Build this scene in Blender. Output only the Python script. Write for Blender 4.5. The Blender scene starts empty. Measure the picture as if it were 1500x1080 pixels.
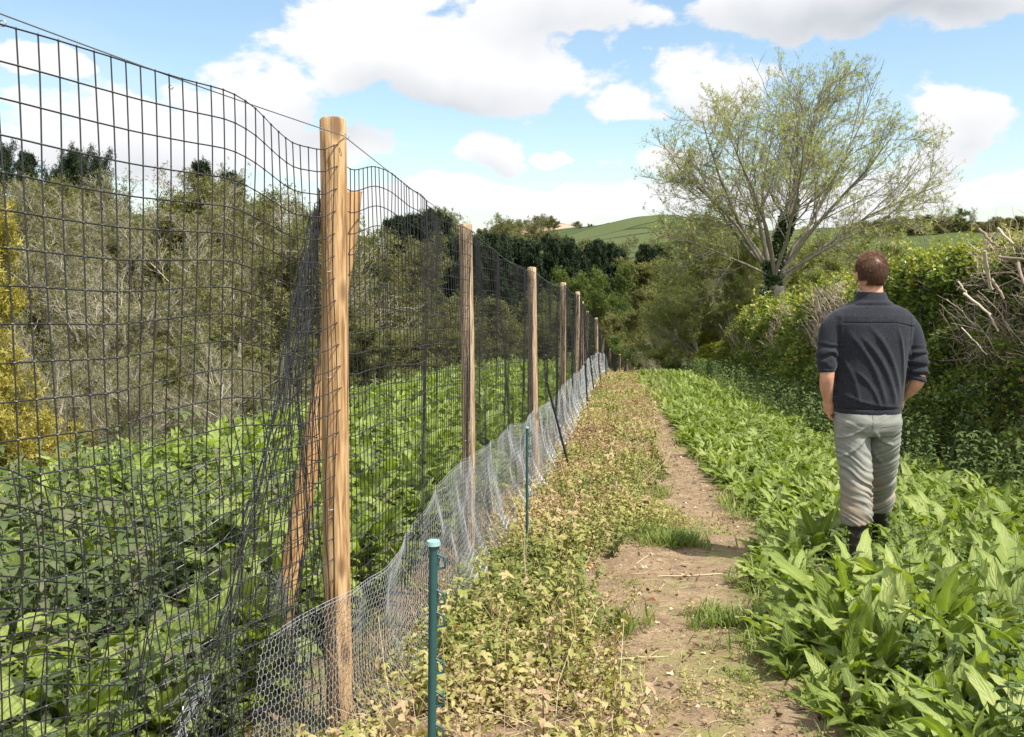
import bpy, math, random
import numpy as np
from mathutils import Vector, Matrix
R = math.radians
rng = np.random.default_rng(7)
random.seed(7)
scene = bpy.context.scene
COL = scene.collection

# ------------------------------------------------------------------ camera
CAMZ = 1.25
PITCH = math.atan(155/1350)
cd = bpy.data.cameras.new('camera'); cam = bpy.data.objects.new('camera', cd); COL.objects.link(cam)
cam.location = (0, 0, CAMZ); cam.rotation_euler = (math.pi/2-PITCH, 0, 0)
cd.sensor_width = 36; cd.lens = 36*1350/1500; cd.clip_end = 9000; cd.clip_start = 0.05
scene.camera = cam

# ------------------------------------------------------------------ sun, sky, exposure
SUN = Vector((0.97, -0.72, 1.90)).normalized()
SEL = math.asin(SUN.z); SAZ = math.atan2(SUN.x, SUN.y)
ld = bpy.data.lights.new('sun', 'SUN'); ld.energy = 4.8; ld.angle = R(0.53); ld.color = (1, .95, .86)
sun = bpy.data.objects.new('sun', ld); COL.objects.link(sun)
sun.rotation_euler = (-SUN).to_track_quat('-Z', 'Y').to_euler()
scene.view_settings.view_transform = 'Standard'; scene.view_settings.look = 'None'
scene.view_settings.gamma = 1; scene.view_settings.exposure = 0.72

def e_of(py):
    t = (540-py)/1350
    return (t*math.cos(PITCH)-math.sin(PITCH))/(math.cos(PITCH)+t*math.sin(PITCH))
def a_of(px, py):
    e = e_of(py)
    return (px-750)/1350*(math.cos(PITCH)-e*math.sin(PITCH))
def P(px, py, y):
    """world point at ground distance y seen in direction (px, py)"""
    return np.array([a_of(px, py)*y, y, CAMZ+e_of(py)*y])

class NT:
    def __init__(s, nt): s.nt = nt; s.n = nt.nodes; s.l = nt.links
    def node(s, t, **kw):
        n = s.n.new(t)
        for k, v in kw.items(): setattr(n, k, v)
        return n
    def put(s, v, sock):
        if isinstance(v, (int, float)): sock.default_value = v
        elif isinstance(v, (tuple, list)):
            sock.default_value = tuple(v) if len(v) == len(sock.default_value) else (tuple(v)+(1,))[:len(sock.default_value)]
        else: s.l.new(v, sock)
    def math(s, op, a, b=0, c=0, clamp=False):
        n = s.node('ShaderNodeMath', operation=op, use_clamp=clamp)
        s.put(a, n.inputs[0]); s.put(b, n.inputs[1]); s.put(c, n.inputs[2]); return n.outputs[0]
    def mix(s, f, a, b):
        n = s.node('ShaderNodeMix', data_type='RGBA')
        s.put(f, n.inputs[0]); s.put(a, n.inputs[6]); s.put(b, n.inputs[7]); return n.outputs[2]
    def ramp(s, f, stops):
        n = s.node('ShaderNodeValToRGB'); el = n.color_ramp.elements
        while len(el) < len(stops): el.new(0.5)
        for e, (p, c) in zip(el, stops): e.position = p; e.color = tuple(c)+(1,) if len(c) == 3 else c
        s.put(f, n.inputs[0]); return n.outputs[0]
    def noise(s, vec, scale, detail=4, rough=.55, dist=0):
        n = s.node('ShaderNodeTexNoise'); s.put(vec, n.inputs['Vector'])
        n.inputs['Scale'].default_value = scale; n.inputs['Detail'].default_value = detail
        n.inputs['Roughness'].default_value = rough; n.inputs['Distortion'].default_value = dist
        return n.outputs['Fac']
    def smooth(s, v, a, b):
        n = s.node('ShaderNodeMapRange', interpolation_type='SMOOTHSTEP')
        s.put(v, n.inputs[0]); n.inputs[1].default_value = a; n.inputs[2].default_value = b; return n.outputs[0]

world = bpy.data.worlds.new('World'); scene.world = world; world.use_nodes = True
w = NT(world.node_tree); w.n.clear()
SKYS = 0.115
sky = w.node('ShaderNodeTexSky', sky_type='NISHITA'); sky.sun_disc = False
sky.sun_elevation = SEL; sky.sun_rotation = SAZ; sky.air_density = 1.0; sky.dust_density = 1.2; sky.ozone_density = 1.0
tc = w.node('ShaderNodeTexCoord'); sp = w.node('ShaderNodeSeparateXYZ'); w.l.new(tc.outputs['Generated'], sp.inputs[0])
X, Y, Z = sp.outputs
hor = w.math('SQRT', w.math('ADD', w.math('MULTIPLY', X, X), w.math('MULTIPLY', Y, Y)))
az = w.math('ARCTAN2', X, Y); el = w.math('ARCTAN2', Z, hor)
cv = w.node('ShaderNodeCombineXYZ'); w.put(az, cv.inputs[0]); w.put(w.math('MULTIPLY', el, 1.7), cv.inputs[1])
puff = w.noise(cv.outputs[0], 5.5, 9, .60, .25)
puff2 = w.noise(cv.outputs[0], 17, 8, .62)
puffs = w.math('ADD', w.math('MULTIPLY', w.math('SUBTRACT', puff, .5), 1.15), w.math('MULTIPLY', w.math('SUBTRACT', puff2, .5), .5))
wz1 = w.noise(cv.outputs[0], 7, 3, .5); cv2 = w.node('ShaderNodeCombineXYZ'); w.put(el, cv2.inputs[0]); w.put(w.math('ADD', az, 7.3), cv2.inputs[1]); wz2 = w.noise(cv2.outputs[0], 8, 3, .5)
azw = w.math('ADD', az, w.math('MULTIPLY', w.math('SUBTRACT', wz1, .5), .16)); elw = w.math('ADD', el, w.math('MULTIPLY', w.math('SUBTRACT', wz2, .5), .07))
def blob(px, py, rx, ry, flat=.45, amp=1.0):
    """cumulus bank: soft ellipse in azimuth/elevation with a flatter base"""
    a0 = math.atan(a_of(px, py)); e0 = math.atan(e_of(py)/math.hypot(1, a_of(px, py)))
    dx = w.math('DIVIDE', w.math('SUBTRACT', azw, a0), rx/1350)
    dy = w.math('SUBTRACT', elw, e0)
    up = w.math('DIVIDE', w.math('MAXIMUM', dy, 0), ry/1350); dn = w.math('DIVIDE', w.math('MINIMUM', dy, 0), ry*flat/1350)
    d2 = w.math('ADD', w.math('MULTIPLY', dx, dx), w.math('ADD', w.math('MULTIPLY', up, up), w.math('MULTIPLY', dn, dn)))
    return w.math('MULTIPLY', w.math('SUBTRACT', 1, w.math('SQRT', d2)), amp), dn
BL = [(650,105,300,115,.5),(800,20,200,60,.6),(400,140,110,75,.8),(150,215,230,70,.9),(1300,5,260,45,.9),(1400,190,85,65,1.3),
      (715,225,75,45,.8),(905,160,75,50,.6),(1040,140,110,75,.9),(60,85,60,28,.8),(560,45,90,60,.8),(960,235,70,30,.9),
      (780,300,330,34,.9),(1250,290,330,40,.8),(420,210,140,60,.7),(640,285,60,24,.8),(812,235,28,14,.9),(1480,285,80,24,1)]
dens = None; shade = None
for (px, py, rx, ry, fl) in BL:
    b, dn = blob(px, py, rx, ry, fl)
    dens = b if dens is None else w.math('MAXIMUM', dens, b)
def base(px, py, rx, ry, k):
    b, _ = blob(px, py, rx, ry, 1.0); return w.math('MULTIPLY', w.math('MAXIMUM', b, 0), k)
for q in [(640,150,230,50,.8),(820,35,180,45,.5),(1300,22,330,50,1.1),(480,190,140,50,.55),(170,250,230,45,.5),(1420,215,80,60,.4),(720,250,70,30,.4),(1000,180,90,40,.4)]:
    b = base(*q); shade = b if shade is None else w.math('ADD', shade, b)
# clouds all round the rest of the sky
back = w.math('SUBTRACT', w.noise(cv.outputs[0], 2.1, 5, .5), .44)
away = w.smooth(w.math('ABSOLUTE', az), .62, .95)
high = w.smooth(el, .36, .55)
fld = w.math('MULTIPLY', w.math('MAXIMUM', away, high), w.math('MULTIPLY', back, 5.0))
dens = w.math('MAXIMUM', dens, w.math('SUBTRACT', fld, w.math('MULTIPLY', w.math('SUBTRACT', 1, w.math('MAXIMUM', away, high)), 2)))
dd = w.math('ADD', dens, w.math('MULTIPLY', puffs, 1.9))
mask = w.smooth(dd, .05, .30)
veil = w.math('MULTIPLY', w.smooth(w.noise(cv.outputs[0], 3.2, 6, .6, .6), .46, .8), .30)
mask = w.math('MAXIMUM', mask, veil)
lowhaze = w.math('MULTIPLY', w.smooth(el, .15, -.01), .6)
mask = w.math('MAXIMUM', mask, lowhaze)
sh = w.math('MULTIPLY', w.math('ADD', shade, 0), w.math('ADD', .55, w.math('MULTIPLY', puff, .9)), clamp=True)
edge = w.smooth(dd, .3, 1.1)
CB = 5.5
ccol = w.mix(sh, (CB*1.0, CB*1.0, CB*1.01), (CB*.56, CB*.60, CB*.66))
ccol = w.mix(w.math('MULTIPLY', w.math('SUBTRACT', 1, edge), .07), ccol, (CB*.74, CB*.80, CB*.88))
skyc = w.node('ShaderNodeMix', data_type='RGBA', blend_type='MULTIPLY'); skyc.inputs[0].default_value = 1
w.l.new(sky.outputs[0], skyc.inputs[6]); skyc.inputs[7].default_value = (1.12, 1.16, 1.10, 1)
ccol = w.mix(w.smooth(w.math('ABSOLUTE', az), 1.1, 1.9), ccol, (CB*1.7, CB*1.7, CB*1.68))  # unseen clouds behind the camera, brightened to add fill light
fin = w.mix(mask, skyc.outputs[2], ccol)
bg = w.node('ShaderNodeBackground'); bg.inputs[1].default_value = SKYS; w.l.new(fin, bg.inputs[0])
wo = w.node('ShaderNodeOutputWorld'); w.l.new(bg.outputs[0], wo.inputs[0])

# ------------------------------------------------------------------ helpers
def tag(o, label=None, cat=None, group=None, kind=None):
    if label: o['label'] = label
    if cat: o['category'] = cat
    if group: o['group'] = group
    if kind: o['kind'] = kind
    return o
def empty(name, loc=(0, 0, 0), rz=0):
    o = bpy.data.objects.new(name, None); o.empty_display_size = .2; COL.objects.link(o)
    o.location = tuple(float(v) for v in loc); o.rotation_euler = (0, 0, rz); return o
class MB:
    """collects vertices, faces (tris or quads) and one random number per vertex"""
    def __init__(s): s.V = []; s.F4 = []; s.F3 = []; s.A = []; s.U = []; s.n = 0
    def add(s, V, F, a=0.5, uv=None):
        V = np.asarray(V, float).reshape(-1, 3); F = np.asarray(F, int)
        if len(V) == 0: return s
        s.V.append(V); (s.F4 if F.shape[1] == 4 else s.F3).append(F+s.n)
        s.A.append(np.broadcast_to(np.asarray(a, float), (len(V),)) if np.ndim(a) <= 1 else a); s.U.append(np.zeros((len(V), 2)) if uv is None else uv); s.n += len(V); return s
    def mesh(s, name, mat, org=(0, 0, 0), smooth=True):
        V = np.concatenate(s.V)-np.asarray(org, float)
        me = bpy.data.meshes.new(name)
        F4 = np.concatenate(s.F4) if s.F4 else np.zeros((0, 4), int); F3 = np.concatenate(s.F3) if s.F3 else np.zeros((0, 3), int)
        me.vertices.add(len(V)); me.vertices.foreach_set('co', V.astype(np.float32).ravel())
        nl = F4.size+F3.size; me.loops.add(nl)
        me.loops.foreach_set('vertex_index', np.concatenate([F4.ravel(), F3.ravel()]).astype(np.int32))
        me.polygons.add(len(F4)+len(F3))
        st = np.concatenate([np.arange(len(F4))*4, F4.size+np.arange(len(F3))*3]).astype(np.int32)
        me.polygons.foreach_set('loop_start', st)
        me.polygons.foreach_set('use_smooth', np.full(len(st), smooth))
        at = me.attributes.new('rnd', 'FLOAT', 'POINT'); at.data.foreach_set('value', np.concatenate(s.A).astype(np.float32))
        U = np.concatenate(s.U) if len(s.U) == len(s.V) else None
        if U is not None and np.any(U): me.attributes.new('luv', 'FLOAT2', 'POINT').data.foreach_set('vector', U.astype(np.float32).ravel())
        me.update(calc_edges=True); me.materials.append(mat); return me
    def build(s, name, mat, parent=None, org=None, smooth=True, loc=None):
        if org is None: org = tuple(parent.location) if parent is not None else (0, 0, 0)
        o = bpy.data.objects.new(name, s.mesh(name, mat, org, smooth)); COL.objects.link(o)
        if parent is not None: o.parent = parent
        elif loc is None: o.location = tuple(float(v) for v in org)
        if loc is not None: o.location = tuple(float(v) for v in loc)
        return o
def nrm(v): return v/np.maximum(np.linalg.norm(v, axis=-1, keepdims=True), 1e-9)
def ptubes(PTS, RAD, sides=4, a=None, mb=None, cap=False):
    """PTS (N,k,3) RAD (N,k) -> many tubes at once"""
    mb = mb or MB(); PTS = np.asarray(PTS, float)
    if PTS.ndim == 2: PTS = PTS[None]
    N, k, _ = PTS.shape; RAD = np.broadcast_to(np.asarray(RAD, float), (N, k))
    T = np.empty_like(PTS); T[:, 1:-1] = PTS[:, 2:]-PTS[:, :-2]; T[:, 0] = PTS[:, 1]-PTS[:, 0]; T[:, -1] = PTS[:, -1]-PTS[:, -2]
    T = nrm(T); mt = nrm(T.mean(1, keepdims=True))
    ref = np.where(np.abs(mt[..., 2:3]) > .8, np.array([1., 0.13, 0]), np.array([0, 0.11, 1.]))
    A = nrm(np.cross(T, np.broadcast_to(ref, T.shape))); B = np.cross(T, A)
    an = np.arange(sides)*2*np.pi/sides
    ring = PTS[:, :, None]+RAD[:, :, None, None]*(A[:, :, None]*np.cos(an)[None, None, :, None]+B[:, :, None]*np.sin(an)[None, None, :, None])
    V = ring.reshape(-1, 3)
    i = np.arange(N)[:, None, None]*k*sides+np.arange(k-1)[None, :, None]*sides; s0 = np.arange(sides); s1 = (s0+1) % sides
    F = np.stack(np.broadcast_arrays(i+s0, i+s1, i+sides+s1, i+sides+s0), -1).reshape(-1, 4)
    if a is None: a = rng.random(N)
    a = np.broadcast_to(np.asarray(a, float), (N,))
    mb.add(V, F, np.repeat(a, k*sides))
    if cap:
        for end in (0, k-1):
            c = PTS[:, end]; base = mb.n
            r = ring[:, end].reshape(-1, 3)
            VV = np.concatenate([r, c]); j = np.arange(N)[:, None]*sides
            FF = np.stack(np.broadcast_arrays(j+s0, j+s1, N*sides+np.arange(N)[:, None]), -1).reshape(-1, 3)
            mb.add(VV, FF, np.concatenate([np.repeat(a, sides), a]))
    return mb
def rotm(rx, ry, rz):
    """arrays of euler angles -> (N,3,3): Rz*Ry*Rx"""
    rx, ry, rz = np.broadcast_arrays(rx, ry, rz); c, s = np.cos, np.sin; z = np.zeros_like(rx, float); o = z+1
    A = np.stack([o, z, z, z, c(rx), -s(rx), z, s(rx), c(rx)], -1).reshape(-1, 3, 3)
    B = np.stack([c(ry), z, s(ry), z, o, z, -s(ry), z, c(ry)], -1).reshape(-1, 3, 3)
    C = np.stack([c(rz), -s(rz), z, s(rz), c(rz), z, z, z, o], -1).reshape(-1, 3, 3)
    return C@B@A
def inst(mb, tmpl, pos, rot, sc, a=None):
    """merge copies of a template (V,F[,A]) at pos (N,3) with rot (N,3,3) and scale (N,) or (N,3)"""
    V, F = tmpl[0], tmpl[1]; N = len(pos)
    if N == 0: return mb
    sc = np.asarray(sc, float)
    if sc.ndim == 0: sc = np.full(N, float(sc))
    if sc.ndim == 1: sc = sc[:, None].repeat(3, 1)
    W = np.einsum('nij,nvj->nvi', rot, V[None]*sc[:, None])+np.asarray(pos)[:, None]
    FF = (F[None]+(np.arange(N)*len(V))[:, None, None]).reshape(-1, F.shape[1])
    if a is None: a = rng.random(N)
    A = np.repeat(a, len(V))
    if len(tmpl) > 2: A = np.clip(A*.55+np.tile(tmpl[2], N)*.45, 0, 1)
    mb.add(W.reshape(-1, 3), FF, A, np.tile(tmpl[3], (N, 1)) if len(tmpl) > 3 else None); return mb
def vnoise(x, y, seed=0):
    """smooth value noise"""
    xi = np.floor(x).astype(int); yi = np.floor(y).astype(int); fx = x-xi; fy = y-yi
    h = lambda a, b: (np.sin(a*127.1+b*311.7+seed*74.7)*43758.5453) % 1
    fx = fx*fx*(3-2*fx); fy = fy*fy*(3-2*fy)
    return (h(xi, yi)*(1-fx)+h(xi+1, yi)*fx)*(1-fy)+(h(xi, yi+1)*(1-fx)+h(xi+1, yi+1)*fx)*fy
def sst(x, a, b):
    t = np.clip((x-a)/(b-a), 0, 1); return t*t*(3-2*t)

# ------------------------------------------------------------------ materials
def mat(name):
    m = bpy.data.materials.new(name); m.use_nodes = True; t = NT(m.node_tree); t.n.clear()
    out = t.node('ShaderNodeOutputMaterial'); return m, t, out
def principled(t, col, rough=.7, metal=0, spec=.4, bump=None, bstr=.3, bdist=.01):
    b = t.node('ShaderNodeBsdfPrincipled'); t.put(col, b.inputs['Base Color']); t.put(rough, b.inputs['Roughness'])
    t.put(metal, b.inputs['Metallic']); t.put(spec, b.inputs['Specular IOR Level'])
    if bump is not None:
        bn = t.node('ShaderNodeBump'); bn.inputs['Strength'].default_value = bstr; bn.inputs['Distance'].default_value = bdist
        t.l.new(bump, bn.inputs['Height']); t.l.new(bn.outputs[0], b.inputs['Normal'])
    return b
def plain(name, col, rough=.6, metal=0, spec=.4, nz=0, nscale=40):
    m, t, out = mat(name)
    if nz:
        tcx = t.node('ShaderNodeTexCoord'); f = t.noise(tcx.outputs['Object'], nscale)
        c = t.mix(f, tuple(v*(1-nz) for v in col), tuple(min(1, v*(1+nz)) for v in col)); b = principled(t, c, rough, metal, spec, f, .15, .003)
    else: b = principled(t, col, rough, metal, spec)
    t.l.new(b.outputs[0], out.inputs[0]); return m
def leafmat(name, stops, rough=.5, trans=.35, spec=.35, tmul=(1.25, 1.3, .5), patch=0, vein=0, mott=.22):
    m, t, out = mat(name)
    at = t.node('ShaderNodeAttribute', attribute_name='rnd')
    g = t.node('ShaderNodeNewGeometry')
    f = at.outputs['Fac']
    if patch:
        n = t.noise(g.outputs['Position'], patch, 3); f = t.math('ADD', f, t.math('MULTIPLY', t.math('SUBTRACT', n, .5), .55), clamp=True)
    if mott: f = t.math('ADD', f, t.math('MULTIPLY', t.math('SUBTRACT', t.noise(g.outputs['Position'], 55, 3, .6), .5), mott), clamp=True)
    c = t.ramp(f, stops); hgt = None
    if vein:
        lv = t.node('ShaderNodeAttribute', attribute_name='luv'); sx_ = t.node('ShaderNodeSeparateXYZ'); t.l.new(lv.outputs['Vector'], sx_.inputs[0])
        au = t.math('ABSOLUTE', sx_.outputs[0]); mid = t.smooth(au, .10, .02); ph = t.math('MULTIPLY', t.math('SUBTRACT', sx_.outputs[1], t.math('MULTIPLY', au, .22)), 62.8)
        sv = t.smooth(t.math('COSINE', ph), .80, 1.0); vv = t.math('MULTIPLY', t.math('MAXIMUM', mid, t.math('MULTIPLY', sv, .55)), t.smooth(sx_.outputs[1], .0005, .002)); hgt = t.math('ADD', t.math('MULTIPLY', t.math('COSINE', ph), -.35), t.math('MULTIPLY', vv, -.8))
        c = t.mix(t.math('MULTIPLY', vv, vein), c, stops[-1][1])
    b = principled(t, c, rough, 0, spec, hgt, .45, .004)
    tr = t.node('ShaderNodeBsdfTranslucent'); mx = t.node('ShaderNodeMix', data_type='RGBA', blend_type='MULTIPLY'); mx.inputs[0].default_value = 1
    t.l.new(c, mx.inputs[6]); mx.inputs[7].default_value = tmul+(1,); t.l.new(mx.outputs[2], tr.inputs[0])
    ms = t.node('ShaderNodeMixShader'); ms.inputs[0].default_value = trans
    t.l.new(b.outputs[0], ms.inputs[1]); t.l.new(tr.outputs[0], ms.inputs[2]); t.l.new(ms.outputs[0], out.inputs[0]); return m
def woodmat(name, c1, c2, c3, groove=0.0):
    m, t, out = mat(name); tcx = t.node('ShaderNodeTexCoord'); mp = t.node('ShaderNodeMapping')
    t.l.new(tcx.outputs['Object'], mp.inputs[0]); mp.inputs['Scale'].default_value = (1, 1, .06)
    g = t.noise(mp.outputs[0], 90, 5, .6, .3); mp2 = t.node('ShaderNodeMapping'); t.l.new(tcx.outputs['Object'], mp2.inputs[0]); mp2.inputs['Scale'].default_value = (1, 1, .25)
    pz = t.noise(mp2.outputs[0], 9, 3); fl = t.noise(tcx.outputs['Object'], 3.2, 2)
    vo = t.node('ShaderNodeTexVoronoi'); mp3 = t.node('ShaderNodeMapping'); t.l.new(tcx.outputs['Object'], mp3.inputs[0]); mp3.inputs['Scale'].default_value = (1, 1, .45)
    t.l.new(mp3.outputs[0], vo.inputs['Vector']); vo.inputs['Scale'].default_value = 8.5
    knot = t.smooth(vo.outputs['Distance'], .24, .10)
    c = t.ramp(g, [(0.36, tuple(v*.8 for v in c1)), (.5, c2), (.64, c3)])
    c = t.mix(t.math('MULTIPLY', t.smooth(pz, .5, .7), .45), c, c1)
    c = t.mix(t.math('MULTIPLY', knot, .75), c, tuple(v*.45 for v in c1))
    c = t.mix(t.math('MULTIPLY', t.smooth(fl, .55, .75), .3), c, tuple(v*.8 for v in c3))
    mpg = t.node('ShaderNodeMapping'); t.l.new(tcx.outputs['Object'], mpg.inputs[0]); mpg.inputs['Scale'].default_value = (1, 1, .012)
    sp = t.noise(mpg.outputs[0], 60, 2, .5)
    crack = t.math('MULTIPLY', t.smooth(sp, .39, .34), .7)
    c = t.mix(crack, c, tuple(v*.25 for v in c1))
    b = principled(t, c, .78, 0, .25, t.math('SUBTRACT', g, crack), .5, .004)
    t.l.new(b.outputs[0], out.inputs[0]); return m
M = {}
M['post_new'] = woodmat('post_wood', (.23, .125, .055), (.40, .245, .115), (.52, .36, .20))
M['post_old'] = woodmat('ribbed_post_wood', (.19, .125, .075), (.36, .255, .165), (.50, .39, .27))
M['strut'] = woodmat('strut_wood', (.29, .155, .065), (.44, .26, .11), (.53, .34, .17))
M['net'] = plain('black_plastic_net', (.016, .016, .018), .45, 0, .5)
M['wire'] = plain('galvanised_wire', (.41, .425, .44), .42, .35, .6)
M['topwire'] = plain('steel_wire', (.22, .22, .22), .4, .7, .5)
M['teal'] = plain('teal_plastic', (.020, .070, .072), .38, 0, .5, .18, 60)
M['tealcap'] = plain('pale_teal_plastic', (.22, .36, .36), .4, 0, .5, .1, 60)
M['blackpl'] = plain('black_plastic', (.012, .013, .014), .4, 0, .5)
M['bark'] = plain('grey_bark', (.25, .22, .17), .85, 0, .2, .4, 6)
M['bark_dark'] = plain('dark_bark', (.085, .07, .055), .9, 0, .2, .4, 5)
M['bark_pale'] = plain('pale_twig_bark', (.37, .33, .27), .85, 0, .2, .35, 5)
M['bark_conifer'] = plain('conifer_bark', (.12, .085, .065), .9, 0, .2, .3, 4)
M['dry'] = leafmat('dry_stem', [(0, (.30, .20, .11)), (.5, (.45, .34, .20)), (1, (.58, .49, .33))], .7, .1, .2, (1, 1, .8))
M['dock'] = leafmat('dock_leaf', [(0.03, (.30, .20, .06)), (0.10, (.085, .125, .02)), (.4, (.165, .225, .04)), (.62, (.24, .305, .07)), (.85, (.34, .39, .13)), (1, (.42, .43, .17))], .52, .36, .35, (1.3, 1.4, .4), 0, .45)
M['comfrey'] = leafmat('broad_leaf', [(0.1, (.11, .155, .022)), (.45, (.22, .285, .05)), (.9, (.36, .42, .13))], .45, .42, .35, (1.3, 1.4, .4), 0, .4)
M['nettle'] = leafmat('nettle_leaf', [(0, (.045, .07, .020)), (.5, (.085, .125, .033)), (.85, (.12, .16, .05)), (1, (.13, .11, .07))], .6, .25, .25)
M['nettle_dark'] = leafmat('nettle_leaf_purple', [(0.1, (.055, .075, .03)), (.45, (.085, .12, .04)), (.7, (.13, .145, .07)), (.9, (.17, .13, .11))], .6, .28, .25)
M['yellowing'] = leafmat('yellowing_leaf', [(0.06, (.085, .115, .03)), (.26, (.17, .205, .05)), (.42, (.29, .29, .085)), (.55, (.40, .35, .14)), (.66, (.45, .35, .21)), (.77, (.26, .155, .09)), (1, (.11, .065, .04))], .6, .30, .25, (1.2, 1.15, .5), 1.6)
M['grass'] = leafmat('grass_blade', [(0, (.10, .145, .03)), (.5, (.18, .235, .05)), (1, (.36, .36, .16))], .5, .35, .3)
M['ash_leaf'] = leafmat('ash_leaf', [(0, (.20, .215, .07)), (.5, (.31, .335, .12)), (1, (.43, .45, .20))], .5, .42, .3)
M['spring_leaf'] = leafmat('spring_leaf', [(0, (.085, .088, .030)), (.5, (.14, .142, .048)), (1, (.22, .215, .082))], .55, .38, .3)
M['mid_leaf'] = leafmat('fresh_leaf', [(0, (.055, .08, .018)), (.5, (.095, .13, .026)), (1, (.15, .19, .045))], .5, .4, .3)
M['yellow_leaf'] = leafmat('golden_leaf', [(0, (.19, .16, .03)), (.5, (.34, .29, .055)), (1, (.50, .44, .12))], .5, .4, .3)
M['bush_leaf'] = leafmat('bush_leaf', [(0, (.15, .18, .02)), (.5, (.26, .29, .04)), (1, (.38, .37, .08))], .5, .35, .3)
M['needle'] = leafmat('conifer_needle', [(0, (.012, .021, .010)), (.6, (.024, .040, .017)), (1, (.045, .065, .024))], .7, .1, .2)
M['hedge_leaf'] = leafmat('hedge_leaf', [(0, (.06, .09, .018)), (.35, (.12, .17, .03)), (.7, (.21, .26, .05)), (.93, (.33, .35, .08)), (1, (.40, .25, .09))], .42, .30, .4, (1.25, 1.3, .5), 1.4)
M['ivy'] = leafmat('ivy_leaf', [(0, (.018, .038, .012)), (.6, (.04, .075, .02)), (1, (.08, .12, .035))], .3, .15, .6)
M['cut_stem'] = leafmat('cut_stem', [(0, (.22, .16, .12)), (.6, (.38, .31, .24)), (1, (.55, .47, .37))], .8, 0.0, .2, (1, 1, 1))

# ------------------------------------------------------------------ terrain
ZY = np.array([(-400,6),(-60,3),(-5,.5),(0,0),(1.5,-.2),(3.1,-.42),(5.65,-.66),(8.9,-.93),(12.5,-1.14),(15.6,-1.34),(20,-1.62),(25,-1.95),(27,-2.2),(30,-2.75),
      (32,-3.2),(38,-4.5),(44,-5.4),(50,-6.3),(57,-7.35),(80,-10.5),(110,-11.5),(150,-9),(200,-6),(400,4),(700,10),(1500,15),(5000,20)])
def zf(y): return (np.interp(y, ZY[:, 0], ZY[:, 1])+np.interp(y-.6, ZY[:, 0], ZY[:, 1])+np.interp(y+.6, ZY[:, 0], ZY[:, 1]))/3
def fx(y): return -.973+.133*np.asarray(y, float)
def ground(x, y):
    x = np.asarray(x, float); y = np.asarray(y, float); u = x-fx(y); z = zf(y)
    fade = 1-sst(y, 90, 220)
    left = np.interp(-u, [0, 3.0, 4.2, 6, 12, 16, 60, 200, 900], [0, 0, -.25, -1.1, -3.8, -3.9, 9, 30, 40])
    z = z+left*fade*sst(y, -60, -10)
    right = np.interp(u, [5, 9, 30, 90], [0, -.4, -2.0, -4]); z = z+right*fade
    G = lambda cx, cy, sx, sy, h: h*np.exp(-((x-cx)/sx)**2-((y-cy)/sy)**2)
    z = z+G(112, 720, 62, 210, 20)+G(34, 1050, 60, 200, 27)+G(200, 330, 130, 110, 12)+G(-60, 1500, 300, 300, 14)+G(400, 900, 300, 300, 26)+G(-300, 500, 160, 250, 30)
    near = 1-sst(np.hypot(x, y), 20, 45)
    pathd = np.exp(-((u-1.5)/.42)**2)*(1-sst(y, 14, 18))
    z = z+near*(.05*(vnoise(x*1.1, y*1.1, 1)-.5)+.022*(vnoise(x*3.7, y*3.7, 2)-.5))-.035*pathd
    z = z+(1-near)*.5*(vnoise(x*.07, y*.07, 5)-.5)
    return z
rad = np.concatenate([[0.0], .25*np.exp(np.linspace(0, math.log(5000/.25), 330))])
th = np.concatenate([np.linspace(-40, 40, 300), np.linspace(41.5, 318.5, 110)])*math.pi/180
TX = rad[:, None]*np.sin(th)[None]; TY = rad[:, None]*np.cos(th)[None]; TZ = ground(TX, TY)
gv = np.stack([TX, TY, TZ], -1).reshape(-1, 3); nt_ = len(th)
i0 = (np.arange(len(rad)-1)*nt_)[:, None]; j0 = np.arange(nt_); j1 = (j0+1) % nt_
gf = np.stack(np.broadcast_arrays(i0+j0, i0+nt_+j0, i0+nt_+j1, i0+j1), -1).reshape(-1, 4)
def soil_nodes(t, pos):
    n1 = t.noise(pos, 1.7, 4); n2 = t.noise(pos, 9, 6, .65); n3 = t.noise(pos, 55, 4, .7)
    c = t.ramp(n2, [(.28, (.10, .064, .036)), (.46, (.19, .130, .075)), (.58, (.245, .172, .102)), (.74, (.34, .255, .16))])
    c = t.mix(t.math('MULTIPLY', t.smooth(n3, .45, .75), .45), c, (.42, .33, .245))
    c = t.mix(t.math('MULTIPLY', t.smooth(n1, .52, .66), t.smooth(n2, .32, .62)), c, (.175, .195, .045))
    c = t.mix(t.math('MULTIPLY', t.smooth(t.noise(pos, 30, 3), .60, .68), .6), c, (.07, .045, .03))
    h = t.math('ADD', t.math('MULTIPLY', n2, .6), t.math('MULTIPLY', n3, .4)); return c, h
m, t, out = mat('ground_soil_and_turf'); g = t.node('ShaderNodeNewGeometry'); pos = g.outputs['Position']
sc, sh_ = soil_nodes(t, pos); sx = t.node('ShaderNodeSeparateXYZ'); t.l.new(pos, sx.inputs[0])
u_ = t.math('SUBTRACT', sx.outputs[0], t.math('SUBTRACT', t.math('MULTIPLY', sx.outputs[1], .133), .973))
far = t.smooth(sx.outputs[1], 26, 34)
turf = t.ramp(t.noise(pos, .05, 5), [(.3, (.042, .062, .018)), (.7, (.062, .088, .026))])
vf = t.node('ShaderNodeTexVoronoi'); t.l.new(pos, vf.inputs['Vector']); vf.inputs['Scale'].default_value = .011; vsep = t.node('ShaderNodeSeparateColor'); t.l.new(vf.outputs['Color'], vsep.inputs[0])
turf = t.mix(vsep.outputs[0], turf, (.085, .10, .035)); ve = t.node('ShaderNodeTexVoronoi', feature='DISTANCE_TO_EDGE'); t.l.new(pos, ve.inputs['Vector']); ve.inputs['Scale'].default_value = .011
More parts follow.
